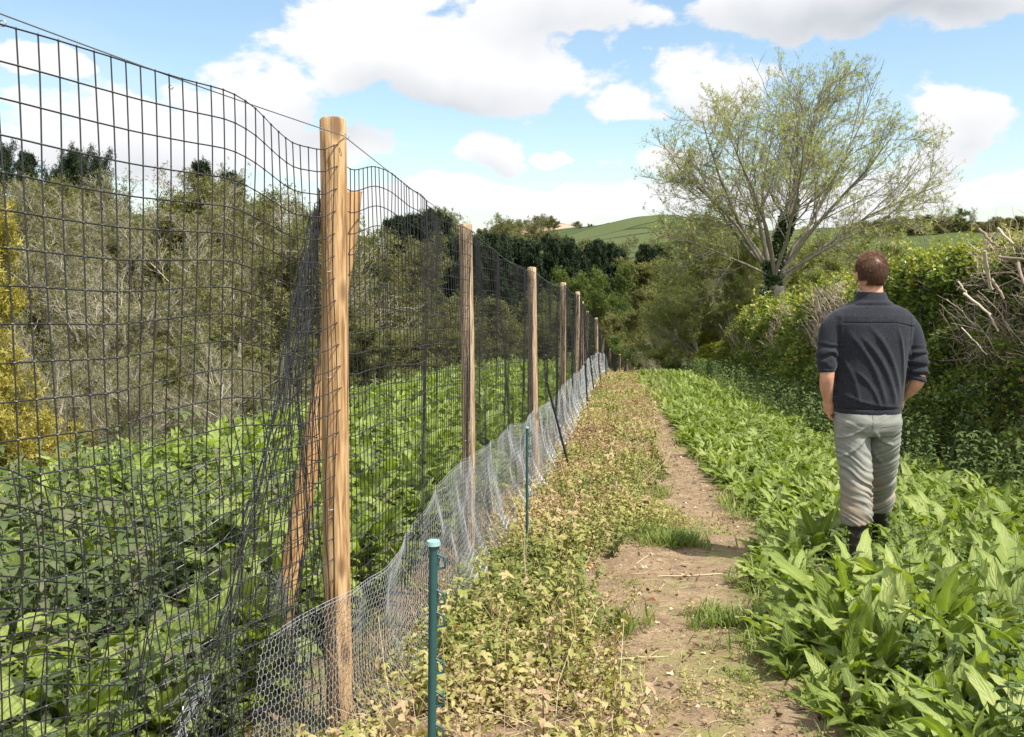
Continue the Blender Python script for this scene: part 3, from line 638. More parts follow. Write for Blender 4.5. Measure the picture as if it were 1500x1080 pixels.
# ---- yellowing nettles between fence and path
PL = lambda y: np.interp(y, [0, 3.1, 5.4, 6.0, 6.8, 9, 12, 16.5, 17.5, 30], [.96, .95, .62, .80, 1.0, 1.25, 1.28, 1.36, 1.6, 1.5])
yl = MB()
x, y, u = pts_u(7600, 1.5, 28, .03, lambda y: PL(y)+.10*rng.random(len(y))**3, 1.35); q = inview(x, y) & ((y < 16) | (rng.random(len(y)) < .8)); x, y, u = x[q], y[q], u[q]
gap = vnoise(x*2.6, y*2.6, 61); q = gap+.5*(vnoise(x*7, y*7, 63)-.5) > .26; x, y, u, gap = x[q], y[q], u[q], gap[q]
edge = sst(PL(y)-u, 0, .3)
base_a = np.clip(.36+1.1*(vnoise(x*1.3, y*1.3, 62)-.5)+rng.normal(.08, .26, len(x))+.18*sst(y, 5, 12), 0, 1)
scatter(yl, LOW, x, y, (.62+.55*edge+.35*(gap-.3))*np.where(y > 12, 1.25, 1), tilt=.3, a=base_a)
q = rng.random(len(x)) < .30; scatter(yl, WILT, x[q], y[q], rng.uniform(.5, 1.25, q.sum()), tilt=.45, a=np.clip(base_a[q]-.05, 0, 1))
# taller clump that overhangs the path
cxm, cym = a_of(915, 760)*6.9, 6.9; n = 190; x = cxm+rng.normal(0, .26, n); y = cym+rng.normal(0, .28, n)
scatter(yl, LOW, x, y, rng.uniform(.8, 1.2, n), dz=rng.random(n)*.17*np.exp(-((x-cxm)/.35)**2), tilt=.4, a=np.clip(rng.normal(.35, .18, n), 0, 1))
# scattered little plants on the path
for (cx, cy, n, s_) in [(830, 1000, 24, .16), (1010, 1040, 26, .14), (1040, 900, 8, .07), (870, 895, 20, .12), (900, 1065, 10, .1), (1100, 940, 6, .06), (1090, 1050, 10, .09), (930, 870, 10, .1)]:
    d = float(np.interp(cy, [830, 900, 1000, 1080], [5.65, 4.7, 3.75, 3.1])); x = a_of(cx, cy)*d+rng.normal(0, s_, n); y = d+rng.normal(0, s_, n); scatter(yl, LOW, x, y, rng.uniform(.35, .7, n), tilt=.3)
tag(yl.build('yellowing_ground_cover', M['yellowing'], loc=(0, 0, 0)), 'low yellowing nettles and dry leaves between the fence and the path', 'weeds', kind='stuff')
# dry stalks
ds = MB(); n = 15000; x, y, u = pts_u(n, 1.5, 27, .02, lambda y: PL(y)+.16*rng.random(len(y))**2, 1.3); azk = rng.uniform(0, 6.283, n); el_ = rng.normal(.12, .35, n); L = rng.uniform(.03, .13, n); z = ground(x, y)+rng.uniform(0, .085, n)
dv = np.stack([np.cos(azk)*np.cos(el_), np.sin(azk)*np.cos(el_), np.sin(el_)], -1); p0 = np.stack([x, y, z], -1)
ptubes(np.stack([p0, p0+dv*L[:, None]*.5+rng.normal(0, .008, (n, 3)), p0+dv*L[:, None]], 1), np.array([.0012, .0011, .0006])*np.interp(y, [2, 8, 26], [1, 1.5, 3.5])[:, None], 3, None, ds)
n = 900; x, y, u = pts_u(n, 1.6, 24, .05, lambda y: PL(y)+.1, 1.2); L = rng.uniform(.08, .38, n)*np.where(rng.random(n) < .12, 1.7, 1); azk = rng.uniform(0, 6.283, n); el_ = np.where(rng.random(n) < .5, rng.uniform(.1, .5, n), rng.uniform(.6, 1.5, n))
z = ground(x, y)+rng.uniform(.0, .10, n); dv = np.stack([np.cos(azk)*np.cos(el_), np.sin(azk)*np.cos(el_), np.sin(el_)], -1); p0 = np.stack([x, y, z], -1)
ptubes(np.stack([p0, p0+dv*L[:, None]*.5+rng.normal(0, .012, (n, 3)), p0+dv*L[:, None]], 1), np.array([.0018, .0014, .0009])*np.where(y > 8, 1.7, 1)[:, None], 3, None, ds)
n = 60; y = 6.1+rng.normal(0, .35, n); x = a_of(725, 760)*6.0+rng.normal(0, .16, n); z = ground(x, y); azk = rng.normal(2.6, .7, n); el_ = rng.uniform(.5, 1.3, n); L = rng.uniform(.25, .65, n)
dv = np.stack([np.cos(azk)*np.cos(el_), np.sin(azk)*np.cos(el_)*.4, np.sin(el_)], -1); p0 = np.stack([x, y, z], -1)
ptubes(np.stack([p0, p0+dv*L[:, None]*.5+rng.normal(0, .015, (n, 3)), p0+dv*L[:, None]], 1), np.array([.0022, .0018, .001]), 3, None, ds)
# litter lying on the path
n = 1900; x, y, u = pts_u(n, 2.0, 13, PL, UL, 1.4); azk = rng.uniform(0, 3.14, n); L = rng.uniform(.015, .09, n); z = ground(x, y)+.020; dv = np.stack([np.cos(azk), np.sin(azk), rng.normal(0, .08, n)], -1); p0 = np.stack([x, y, z], -1)
ptubes(np.stack([p0, p0+dv*L[:, None]*.5+rng.normal(0, .004, (n, 3)), p0+dv*L[:, None]], 1), .0013, 3, None, ds)
tag(ds.build('dry_stalks', M['dry'], loc=(0, 0, 0)), 'pale dry stalks and plant litter strewn over the strip', 'straw', kind='stuff')
LQ0 = (np.array([(-.32, .1, 0), (.32, .1, .12), (.22, .9, -.1), (-.2, 1, .12)]), np.array([(0, 1, 2, 3)])); M['litter'] = leafmat('dead_scrap', [(0, (.07, .04, .025)), (.5, (.20, .12, .07)), (.8, (.40, .29, .18)), (1, (.60, .50, .36))], .8, .1, .2, (1, .9, .6))
# clods and small stones
st_ = MB(); o = np.array([(1,0,0),(-1,0,0),(0,1,0),(0,-1,0),(0,0,.6),(0,0,-.6),(.6,.6,.3),(-.6,.6,.3),(.6,-.6,.3),(-.6,-.6,.3)], float)
f = np.array([(4,6,0),(4,2,6),(4,7,2),(4,1,7),(4,9,1),(4,3,9),(4,8,3),(4,0,8),(0,6,2),(2,7,1),(1,9,3),(3,8,0)])
n = 3600; x, y, u = pts_u(n, 1.8, 12, PL, UL, 1.4); inst(st_, (o, f), np.stack([x, y, ground(x, y)+.012], -1), rotm(rng.normal(0, .3, n), rng.normal(0, .3, n), rng.uniform(0, 6.28, n)), (rng.uniform(.002, .010, n)*np.where(rng.random(n) < .07, 2.6, 1))[:, None]*rng.uniform(.7, 1.3, (n, 3)))
m, t, out = mat('earth_clods'); g = t.node('ShaderNodeNewGeometry'); c_, h_ = soil_nodes(t, g.outputs['Position']); b = principled(t, c_, .95, 0, .15, h_, .6, .01); t.l.new(b.outputs[0], out.inputs[0])
n = 1500; x, y, u = pts_u(n, 1.8, 13, PL, UL, 1.3); sc_m = MB(); inst(sc_m, LQ0, np.stack([x, y, ground(x, y)+.026], -1), rotm(rng.normal(0, .5, n), rng.normal(0, .5, n), rng.uniform(0, 6.28, n)), rng.uniform(.008, .034, n))
tag(sc_m.build('leaf_litter', M['litter'], loc=(0, 0, 0), smooth=False), 'brown and straw coloured scraps of dead leaf scattered on the bare earth', 'litter', kind='stuff')
tag(st_.build('earth_clods', m, loc=(0, 0, 0)), 'small clods and crumbs of earth on the path', 'soil', kind='stuff')
# ---- shaded nettles under the hedge
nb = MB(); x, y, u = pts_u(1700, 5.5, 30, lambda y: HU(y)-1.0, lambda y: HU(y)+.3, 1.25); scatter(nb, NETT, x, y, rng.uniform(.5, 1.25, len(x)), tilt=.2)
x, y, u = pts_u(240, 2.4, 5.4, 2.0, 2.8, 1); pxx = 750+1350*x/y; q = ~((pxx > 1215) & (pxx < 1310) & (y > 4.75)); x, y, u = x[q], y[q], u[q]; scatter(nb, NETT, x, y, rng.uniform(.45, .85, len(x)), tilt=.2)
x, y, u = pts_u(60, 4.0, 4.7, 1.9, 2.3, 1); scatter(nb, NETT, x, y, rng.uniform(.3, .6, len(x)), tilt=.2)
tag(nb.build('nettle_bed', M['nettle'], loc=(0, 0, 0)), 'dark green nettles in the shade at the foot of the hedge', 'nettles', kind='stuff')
# ---- left of the fence: broad leaves and tall nettles
nl_ = MB(); x, y, u = pts_u(4600, .9, 7.5, -4.4, -.28, 1.0); q = inview(x, y, .25); x, y, u = x[q], y[q], u[q]
q = ((vnoise(x*.55+3, y*.55, 71) > .26) & (rng.random(len(x)) < np.interp(y, [3, 4.5, 6.5], [1, .65, .12]))) | (y < 2.4); x, y, u = x[q], y[q], u[q]
scatter(nl_, NETT, x, y, rng.uniform(.75, 1.35, len(x))*np.where(u > -.8, .75, 1)*(1+.15*(u < -2)), tilt=.14)
x, y, u = pts_u(260, 7.5, 26, -4.6, -.3, 1.2); scatter(nl_, NETLO, x, y, rng.uniform(.9, 1.6, len(x)), tilt=.15)
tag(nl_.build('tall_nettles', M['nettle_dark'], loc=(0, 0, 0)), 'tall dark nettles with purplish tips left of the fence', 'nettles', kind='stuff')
bl = MB(); x, y, u = pts_u(3400, 1.0, 10, -4.6, -.35, 1.0); q = inview(x, y, .2) & ((vnoise(x*.55+3, y*.55, 71) < .42) | (y > 3.8)); x, y, u = x[q], y[q], u[q]
bigq = (rng.random(len(x)) < .05) | ((np.abs(x+1.35) < .35) & (y < 2.9) & (rng.random(len(x)) < .5)); bigq &= y > 2.1; dsc = np.interp(y, [1.5, 3.2], [.5, 1]); scatter(bl, BIG, x[bigq], y[bigq], rng.uniform(.45, .8, bigq.sum())*dsc[bigq], dz=rng.uniform(.1, .35, bigq.sum()), tilt=.2)
scatter(bl, DOCK, x[~bigq], y[~bigq], dsc[~bigq]*rng.uniform(.7, 1.1, (~bigq).sum()), dz=rng.uniform(0, .30, (~bigq).sum()), tilt=.2)
x, y, u = pts_u(2900, 6, 27, -4.5, -.35, 1.15); scatter(bl, DOCK[:5], x, y, rng.uniform(.9, 1.6, len(x)), dz=rng.uniform(0, .2, len(x)), tilt=.2)
x, y, u = pts_u(1500, 14, 36, -5.5, -.35, 1.0); scatter(bl, DOCKLO, x, y, rng.uniform(1.3, 2.2, len(x)), tilt=.2)
tag(bl.build('broad_leaf_weeds', M['comfrey'], loc=(0, 0, 0)), 'lush bright green broad-leaved weeds behind the black netting', 'weeds', kind='stuff')

# ------------------------------------------------------------------ trees
def grow(start, dirv, length, rad, k, wander, trop, seed, taper=.45):
    r_ = np.random.default_rng(seed); N = len(start); p = start.copy(); d = nrm(dirv.copy()); pts = [p.copy()]; stp = (length/k)[:, None]
    for i in range(k):
        d = nrm(d+r_.normal(0, wander, (N, 3))+np.array([0, 0, trop])); p = p+d*stp; pts.append(p.copy())
    PTS = np.stack(pts, 1); RD = rad[:, None]*np.linspace(1, taper, k+1)[None]; return PTS, RD
def kids(PTS, RD, length, m_, f0, f1, ang, ratio, seed, rr=.5, fall=.35, angs=.15):
    r_ = np.random.default_rng(seed); N, k1, _ = PTS.shape; k = k1-1
    f = f0+(f1-f0)*(np.arange(m_)[None]+r_.random((N, m_)))/m_; idx = np.minimum((f*k).astype(int), k-1); fr = f*k-idx
    n_ = np.arange(N)[:, None]; a = PTS[n_, idx]; b_ = PTS[n_, idx+1]; p = a+(b_-a)*fr[..., None]; d = nrm(b_-a)
    perp = nrm(np.cross(d, r_.normal(0, 1, (N, m_, 3)))); an = ang+r_.normal(0, angs, (N, m_)); nd = d*np.cos(an)[..., None]+perp*np.sin(an)[..., None]
    L = length[:, None]*ratio*(1-fall*f)*r_.uniform(.65, 1.2, (N, m_)); rad_ = np.maximum(RD[n_, idx]*rr*r_.uniform(.7, 1.05, (N, m_)), .002)
    return p.reshape(-1, 3), nd.reshape(-1, 3), L.ravel(), rad_.ravel()
def tree_mesh(seed, Ht, levels, trunk, wand=.12, env=None, leafn=1, leafT=None, leafs=.1, leaf_from=1.0, minr=.004, bark_sides=(8, 6, 4, 3, 3, 3)):
    """levels: list of dict(m, f0, f1, ang, ratio, k, wander, trop, rr, fall)"""
    mb = MB(); tips = []
    st = np.array(trunk['start'] if 'start' in trunk else [[0, 0, 0.]]); dr = np.array(trunk.get('dir', [[0, 0, 1.]])); ln = np.array(trunk.get('len', [Ht])); rd = np.array(trunk.get('rad', [Ht*.02]))
    P_, R_ = grow(st, dr, ln, rd, trunk.get('k', 8), trunk.get('wander', .06), trunk.get('trop', .03), seed, trunk.get('taper', .3))
    ptubes(P_, R_, 9, None, mb); L_ = ln
    allp = [P_]
    for li, lv in enumerate(levels):
        s_, d_, L_, r0 = kids(P_, R_, L_, lv['m'], lv.get('f0', .25), lv.get('f1', 1), lv['ang'], lv['ratio'], seed*31+li, lv.get('rr', .55), lv.get('fall', .35), lv.get('angs', .15))
        if env is not None and li >= 1:
            q = env(s_+d_*L_[:, None]*.7); s_, d_, L_, r0 = s_[q], d_[q], L_[q], r0[q]
        P_, R_ = grow(s_, d_, L_, np.maximum(r0, minr), lv.get('k', 5), lv.get('wander', wand), lv.get('trop', .03), seed*77+li, lv.get('taper', .4))
        ptubes(P_, R_, bark_sides[min(li+1, 5)], None, mb); allp.append(P_)
    T = allp[-1]; k = T.shape[1]-1
    return mb, allp
def leaves_on(T, tmpl, n, size, seed, spread=.1, f0=.3, rndm=None, up=0):
    r_ = np.random.default_rng(seed); N = len(T); k = T.shape[1]-1; mb = MB()
    f = f0+(1-f0)*r_.random((N, n)); f[:, 0] = 1; idx = np.minimum((f*k).astype(int), k-1); nn = np.arange(N)[:, None]
    p = T[nn, idx]+(T[nn, idx+1]-T[nn, idx])*(f*k-idx)[..., None]; p = p.reshape(-1, 3)+r_.normal(0, spread, (N*n, 3)); M_ = len(p)
    inst(mb, tmpl, p, rotm(r_.uniform(-.9, 1.2, M_), r_.normal(0, .6, M_), r_.uniform(0, 6.283, M_)), size*r_.uniform(.6, 1.35, M_), r_.random(M_)); return mb
LQ = (np.array([(-.32, .1, 0), (.32, .1, .05), (.22, .9, -.1), (-.2, 1, .05)]), np.array([(0, 1, 2, 3)]))
def spray(seed, n=5, w_=.28):
    r_ = np.random.default_rng(seed); ps = []
    f = leaf(1, w_, 2, 1, .6, 0, 0, 0, base=.3)
    for k in range(n): ps.append((f, (0, 0, 0), rot1(r_.uniform(-.4, 1.2), 0, k*6.283/n+r_.normal(0, .3)), r_.uniform(.7, 1.1), .5))
    V, F = combine(ps)[:2]; return V, F
SPR = spray(1)

def place(meshes, name, x, y, hgt, ref_h, label, cat, group, rz=None, part_names=('trunk', 'crown'), z=None, sx=1.0):
    root = empty(name, (x, y, float(ground(x, y))-.1 if z is None else z), random.uniform(0, 6.28) if rz is None else rz)
    s = hgt/ref_h; root.scale = (s*sx, s*sx, s); tag(root, label, cat, group)
    for pn, me in zip(part_names, meshes):
        if me is None: continue
        o = bpy.data.objects.new(pn, me); COL.objects.link(o); o.parent = root
    return root
# wood tree prototypes, reference height 10
def proto(seed, kind):
    if kind == 'bare' or kind == 'half':
        lv = [dict(m=13, f0=.18, ang=.75, ratio=.62, k=6, wander=.14, trop=.07, rr=.5, fall=.35), dict(m=8, f0=.15, ang=.6, ratio=.52, k=5, wander=.16, trop=.06, rr=.5),
              dict(m=7, f0=.1, ang=.55, ratio=.52, k=4, wander=.16, trop=.06, rr=.55), dict(m=5, f0=.1, ang=.5, ratio=.55, k=3, wander=.15, trop=.05, rr=.6)]
        mb, ap = tree_mesh(seed, 8.6, lv, dict(wander=.09, taper=.25, rad=[.17]), minr=.009)
        nl = 1 if kind == 'bare' else (3 if seed > 20 else 2); lf = leaves_on(ap[-1], SPR, nl, .13 if kind == 'bare' else .17, seed, .12)
        return mb, lf
    if kind == 'green':
        lv = [dict(m=14, f0=.15, ang=.9, ratio=.55, k=5, wander=.14, trop=.05, rr=.45, fall=.45), dict(m=8, f0=.15, ang=.7, ratio=.5, k=4, wander=.16, trop=.04), dict(m=7, f0=.1, ang=.6, ratio=.5, k=3, wander=.15, trop=.02, rr=.5)]
        mb, ap = tree_mesh(seed, 9, lv, dict(wander=.06, taper=.2, rad=[.16]), minr=.008)
        return mb, leaves_on(ap[-1], SPR, 17, .20, seed, .20, .0)
    if kind == 'conifer':
        lv = [dict(m=90, f0=.25, ang=1.45, ratio=.26, k=4, wander=.06, trop=-.03, rr=.22, fall=.72, angs=.1), dict(m=9, f0=.1, ang=.8, ratio=.40, k=2, wander=.08, trop=-.04, rr=.5, fall=.5)]
        mb, ap = tree_mesh(seed, 10, lv, dict(wander=.012, taper=.08, rad=[.13], trop=.05), minr=.006)
        lf = leaves_on(ap[-1], SPR, 9, .26, seed, .10, .0); lf2 = leaves_on(ap[1], SPR, 8, .26, seed+1, .08, .2)
        for a_, b_, c_ in zip(lf2.V, lf2.F4, lf2.A): lf.add(a_, b_, c_)
        return mb, lf
def pm(seed, kind, bark, lm):
    a_, b_ = proto(seed, kind); zz = np.concatenate(b_.V)[:, 2]; zt = np.concatenate(a_.V)[:, 2]; k = 10/max(np.quantile(zz, .998), np.quantile(zt, .998))
    for q in (a_, b_): q.V = [v*k for v in q.V]
    return (a_.mesh('trunk', M[bark]), b_.mesh('crown', M[lm], smooth=False))
BARE = [pm(s, 'bare', 'bark_pale', 'spring_leaf') for s in (1, 2)]; HALF = [pm(s, 'half', 'bark', 'spring_leaf') for s in (4, 5)]
GREEN = [pm(s, 'green', 'bark', 'spring_leaf') for s in (7, 8)]; GREENB = [(g_[0], g_[1].copy()) for g_ in GREEN]
for g_ in GREENB: g_[1].materials[0] = M['mid_leaf']
CON = [pm(s, 'conifer', 'bark_conifer', 'needle') for s in (11, 12)]
YEL = (GREEN[0][0], GREEN[0][1].copy()); YEL[1].materials[0] = M['yellow_leaf']
PINE = (GREEN[0][0], GREEN[0][1].copy()); PINE[1].materials[0] = M['needle']
BUSHY = (GREEN[1][0], GREEN[1][1].copy()); BUSHY[1].materials[0] = M['bush_leaf']
def tree_at(protos, name, px, py, d, label, cat, group, rz=None, sx=1.0, minh=3, maxh=30):
    tp = P(px, py, d); gz = float(ground(tp[0], tp[1])); h = min(maxh, max(minh, tp[2]-gz+.1))
    return place(random.choice(protos), name, tp[0], tp[1], h, 10, label, cat, group, rz, z=tp[2]-h, sx=sx)
def sky_y(px): return np.interp(px, [-250, 0, 40, 100, 170, 300, 420, 470, 540, 600, 650, 700, 760, 850, 950, 1100], [225, 240, 238, 236, 232, 240, 250, 262, 300, 325, 335, 335, 345, 362, 372, 400])
L_B = 'bare grey-twigged tree on the wooded slope left of the fence'; L_H = 'tree just coming into olive green leaf on the wooded slope behind the fence'
L_G = 'leafy green tree in the wood in the valley behind the fence'; L_C = 'dark conifer standing up in the wood on the far side of the valley'
rs = random.Random(5)
# front row on the left slope
for px in range(-220, 470, 38):
    p_ = px+rs.uniform(-18, 18); d = rs.uniform(30, 38); kind = rs.random()
    if kind < .6: tree_at(BARE, 'bare_tree', p_, sky_y(p_)+rs.uniform(40, 150), d, L_B, 'tree', 'bare trees on the slope', sx=1.15)
    else: tree_at(HALF, 'leafing_tree', p_, sky_y(p_)+rs.uniform(70, 170), d, L_H, 'tree', 'leafing trees on the slope', sx=1.15)
for px in range(-230, 500, 38):
    p_ = px+rs.uniform(-14, 14); d = rs.uniform(42, 50); kind = rs.random(); yv = sky_y(p_)+rs.uniform(8, 60)
    if 120 < p_ < 360 and kind < .85 or kind < .45: tree_at(BARE, 'bare_tree', p_, yv-(8 if 150 < p_ < 300 else 0), d, L_B, 'tree', 'bare trees on the slope', sx=1.05)
    else: tree_at(HALF if kind < .85 else GREEN, 'leafing_tree', p_, yv+10, d, L_H, 'tree', 'leafing trees on the slope', sx=1.05)
for px in range(-240, 640, 40):
    p_ = px+rs.uniform(-14, 14); d = rs.uniform(58, 72); yv = sky_y(p_)+rs.uniform(5, 35); kind = rs.random()
    if kind < .35: tree_at(BARE, 'bare_tree', p_, yv, d, L_B, 'tree', 'bare trees on the slope')
    else: tree_at(HALF if kind < .7 else GREEN, 'leafing_tree', p_, yv+12, d, L_H, 'tree', 'leafing trees on the slope')
# understorey on the left
for k_ in range(42):
    p_ = rs.uniform(-250, 640); d = rs.uniform(22, 44); yv = rs.uniform(430, 560)+(30 if d < 30 else 0)
    tree_at(HALF+GREEN+GREEN, 'shrub', p_, yv, d, 'low leafy shrub beneath the trees of the left slope', 'shrub', 'shrubs under the wood', sx=1.5, minh=2.2, maxh=7)
for k_ in range(9):
    tree_at(BARE, 'bare_shrub', [90, 150, 215, 262, 300, 345, 30, 390, -60][k_]+rs.uniform(-8, 8), rs.uniform(455, 520), rs.uniform(14, 21), 'pale bare-twigged shrub in front of the wood on the left', 'shrub', 'pale bare shrubs', sx=1.15, minh=1.5, maxh=5)
# dark conifers on the skyline
for (px, py, d) in [(2, 208, 80), (40, 225, 84), (92, 219, 82), (110, 216, 84), (135, 222, 85), (296, 238, 90), (335, 254, 92), (345, 258, 95)]:
    tree_at([PINE] if px in (92, 110, 135, 2) else CON, 'conifer', px, py, d, 'dark conifer top rising above the left wood', 'tree', 'conifers over the left wood', sx=.62)
for (px, py, d) in [(575, 322, 105), (592, 318, 106), (608, 316, 104), (628, 310, 104), (640, 312, 108), (652, 322, 106)]:
    tree_at(CON, 'conifer', px, py, d, 'very dark conifer in the clump left of the second fence post', 'tree', 'dark conifers near the second post', sx=.7)
for (px, py, d) in [(672, 312, 128), (690, 304, 130), (708, 306, 132), (735, 318, 140), (752, 314, 142), (768, 322, 145)]:
    tree_at(HALF, 'leafing_tree', px, py, d, L_H, 'tree', 'leafing trees on the slope', sx=.95)
for k_ in range(60):
    px = rs.uniform(665, 985); d = rs.uniform(98, 128)
    tree_at(CON, 'conifer', px, np.interp(px, [655, 760, 850, 1000], [346, 341, 348, 352])+rs.uniform(0, 34), d, L_C, 'tree', 'conifers across the valley', sx=.6, maxh=24)
for k_ in range(26):
    px = rs.uniform(640, 1120); d = rs.uniform(115, 200)
    tree_at(HALF+GREEN, 'leafing_tree', px, np.interp(px, [640, 820, 1120], [340, 342, 355])+rs.uniform(0, 60), d, L_G, 'tree', 'leafy trees across the valley', sx=1.15, maxh=22)
for k_ in range(70):
    px = rs.uniform(480, 1120); d = rs.uniform(58, 96)
    tree_at(GREEN+HALF, 'leafing_tree', px, 412+rs.uniform(0, 85)+(125-d)*.3, d, L_G, 'tree', 'leafy trees across the valley', sx=1.3, minh=4, maxh=15)
tree_at(GREENB, 'round_green_tree', 882, 388, 68, 'rounded fresh green tree in the valley beyond the fence', 'tree', None, sx=.95)
tree_at(GREENB, 'round_green_tree', 838, 395, 78, 'smaller green tree left of the rounded one in the valley', 'tree', None, sx=.9)
tree_at(GREENB, 'round_green_tree', 905, 492, 52, 'low green bush just above the far fence posts', 'bush', None, sx=1.2)
# trees on the far ridges
for k_ in range(64):
    px = 1270+k_*5.5+rs.uniform(-5, 5); tree_at(HALF+GREEN, 'ridge_tree', px, 318+rs.uniform(-4, 10), 332+rs.uniform(-12, 18), 'tree in the hedgerow along the distant ridge on the right', 'tree', 'trees on the right ridge', sx=2.0, maxh=13, minh=8)
for (px, py) in [(1392, 302), (1425, 303), (1380, 306)]: tree_at(BARE, 'bare_tree', px, py, 335, 'bare tree showing above the distant ridge hedgerow on the right', 'tree', 'bare trees on the right ridge', sx=1.2, maxh=14)
tree_at(GREENB, 'ridge_tree', 1409, 305, 328, 'round dark tree among bare ones on the distant right ridge', 'tree', None, sx=1.2)
for k_ in range(30):
    px = rs.uniform(690, 900); tree_at(HALF+GREEN, 'hilltop_tree', px, np.interp(px, [690, 775, 800, 830, 860, 900], [335, 318, 315, 320, 326, 326])+rs.uniform(0, 6), 800+rs.uniform(0, 120), 'tiny tree on the far hilltops in the middle', 'tree', 'trees on the far hills', sx=1.8, minh=7, maxh=15)
# golden tree at the left edge
tree_at([YEL], 'golden_tree', -50, 312, 13.5, 'golden yellow leafing tree at the left edge behind the netting', 'tree', None, rz=1.0, sx=.72)
tree_at([YEL], 'golden_shrub', -30, 520, 12, 'lower golden shrub beneath the golden tree at the left edge', 'shrub', None, rz=2.0, sx=.9)

# ------------------------------------------------------------------ ash tree beyond the hedge
AX, AY = a_of(1136, 430)*28, 28.0; AZ = float(ground(AX, AY))
def ash():
    root = empty('ash_tree', (AX, AY, AZ)); tag(root, 'large spreading ash tree with thin new leaves rising behind the far end of the hedge', 'tree')
    mb = MB(); o = np.array([AX, AY, AZ]); F0 = P(1133, 425, 28)-o    # where the trunk divides
    tr, rr = grow(np.array([[0, 0, -.6]]), np.array([F0/np.linalg.norm(F0)]), np.array([np.linalg.norm(F0)+.75]), np.array([.30]), 6, .015, 0, 3, .80)
    ptubes(tr, rr, 14, None, mb)
    dirs = []; lens = []; rads = []; sts = []
    for (px, py, dy, r_, z0) in [(1078, 150, .6, .17, 0), (990, 175, -.8, .15, .3), (950, 235, .4, .12, .4), (1150, 88, .9, .20, .1), (1205, 92, -1.0, .17, .25), (1262, 120, .5, .15, .2), (1330, 190, -.6, .15, .15), (1385, 250, .8, .13, .1), (1300, 140, 1.5, .13, .3), (1120, 150, -2.6, .13, .3), (1230, 190, -2.8, .12, .3), (1110, 150, 3.0, .12, .2), (1240, 170, 3.2, .12, .3), (960, 260, 1.4, .10, .5), (985, 330, -1.2, .08, .4), (1340, 310, -1.6, .08, .4)]:
        tgt = P(px, py, 28+dy)-o; s_ = F0*(1-.12*z0)+np.array([0, 0, z0*1.2]); v = tgt-s_; L = np.linalg.norm(v); sts.append(s_); dirs.append(v/L+np.array([0, 0, .25])); lens.append(L*.93); rads.append(r_*.56)
    P1, R1 = grow(np.array(sts), np.array(dirs), np.array(lens), np.array(rads), 10, .075, -.02, 5, .18); ptubes(P1, R1, 8, None, mb)
    def env(q): return ((q[:, 0]-.55)/4.9)**2+((q[:, 1])/4.4)**2+((q[:, 2]-5.4)/4.85)**2 < 1.05+.12*np.sin(q[:, 0]*3+q[:, 2]*2)
    L = np.array(lens); pts = None; PT, RT = P1, R1
    for li, lv in enumerate([dict(m=12, f0=.28, ang=.80, ratio=.50, k=7, w=.11, t=.03, rr=.42, fa=.5), dict(m=9, f0=.12, ang=.65, ratio=.55, k=5, w=.12, t=.05, rr=.5, fa=.35), dict(m=7, f0=.15, ang=.6, ratio=.6, k=4, w=.13, t=.08, rr=.55, fa=.3)]):
        s_, d_, L, r0 = kids(PT, RT, L, lv['m'], lv['f0'], 1, lv['ang'], lv['ratio'], 900+li, lv['rr'], lv['fa'], .2)
        q = env(s_+d_*L[:, None]*.8); s_, d_, L, r0 = s_[q], d_[q], np.minimum(L[q], [3.2, 1.7, .85][li]), r0[q]
        PT, RT = grow(s_, d_, L, np.maximum(r0, [.013, .007, .0042][li]), lv['k'], lv['w'], lv['t'], 950+li, .4); ptubes(PT, RT, [6, 4, 3][li], None, mb)
        if li == 1: mid = PT
    mb.V = [v+o for v in mb.V]; mb.build('trunk', M['ash_bark'], root)
    keep = np.random.default_rng(3).random(len(PT)) < .55
    lf = leaves_on(PT[keep], SPR, 2, .085, 4, .05, .55); lf.V = [v+o for v in lf.V]; lf.build('crown', M['ash_leaf'], root, smooth=False)
    # ivy on the lower limbs
    iv = MB(); rr_ = np.random.default_rng(8)
    for (ki, f_, n_, sp) in [(3, .50, 3800, .16), (4, .34, 1800, .15), (0, .16, 900, .15)]:
        ff = rr_.random(n_)**.8*f_*10; ix = np.minimum(ff.astype(int), 9); p = P1[ki, ix]+(P1[ki, ix+1]-P1[ki, ix])*(ff-ix)[:, None]
        p = p+o+nrm(rr_.normal(0, 1, (n_, 3)))*(sp*(1.1-ff/14))[:, None]; inst(iv, LQ, p, rotm(rr_.uniform(-1, 1, n_), rr_.normal(0, .8, n_), rr_.uniform(0, 6.28, n_)), rr_.uniform(.07, .13, n_))
    n_ = 3200; z_ = rr_.uniform(-.1, 1, n_); p = o+F0*z_[:, None]+nrm(rr_.normal(0, 1, (n_, 3)))*.38; inst(iv, LQ, p, rotm(rr_.uniform(-1, 1, n_), rr_.normal(0, .8, n_), rr_.uniform(0, 6.28, n_)), rr_.uniform(.07, .13, n_))
    iv.build('ivy', M['ivy'], root, smooth=False)
    return root
M['ash_bark'] = plain('ash_bark', (.20, .18, .14), .85, 0, .2, .35, 5)
ash()
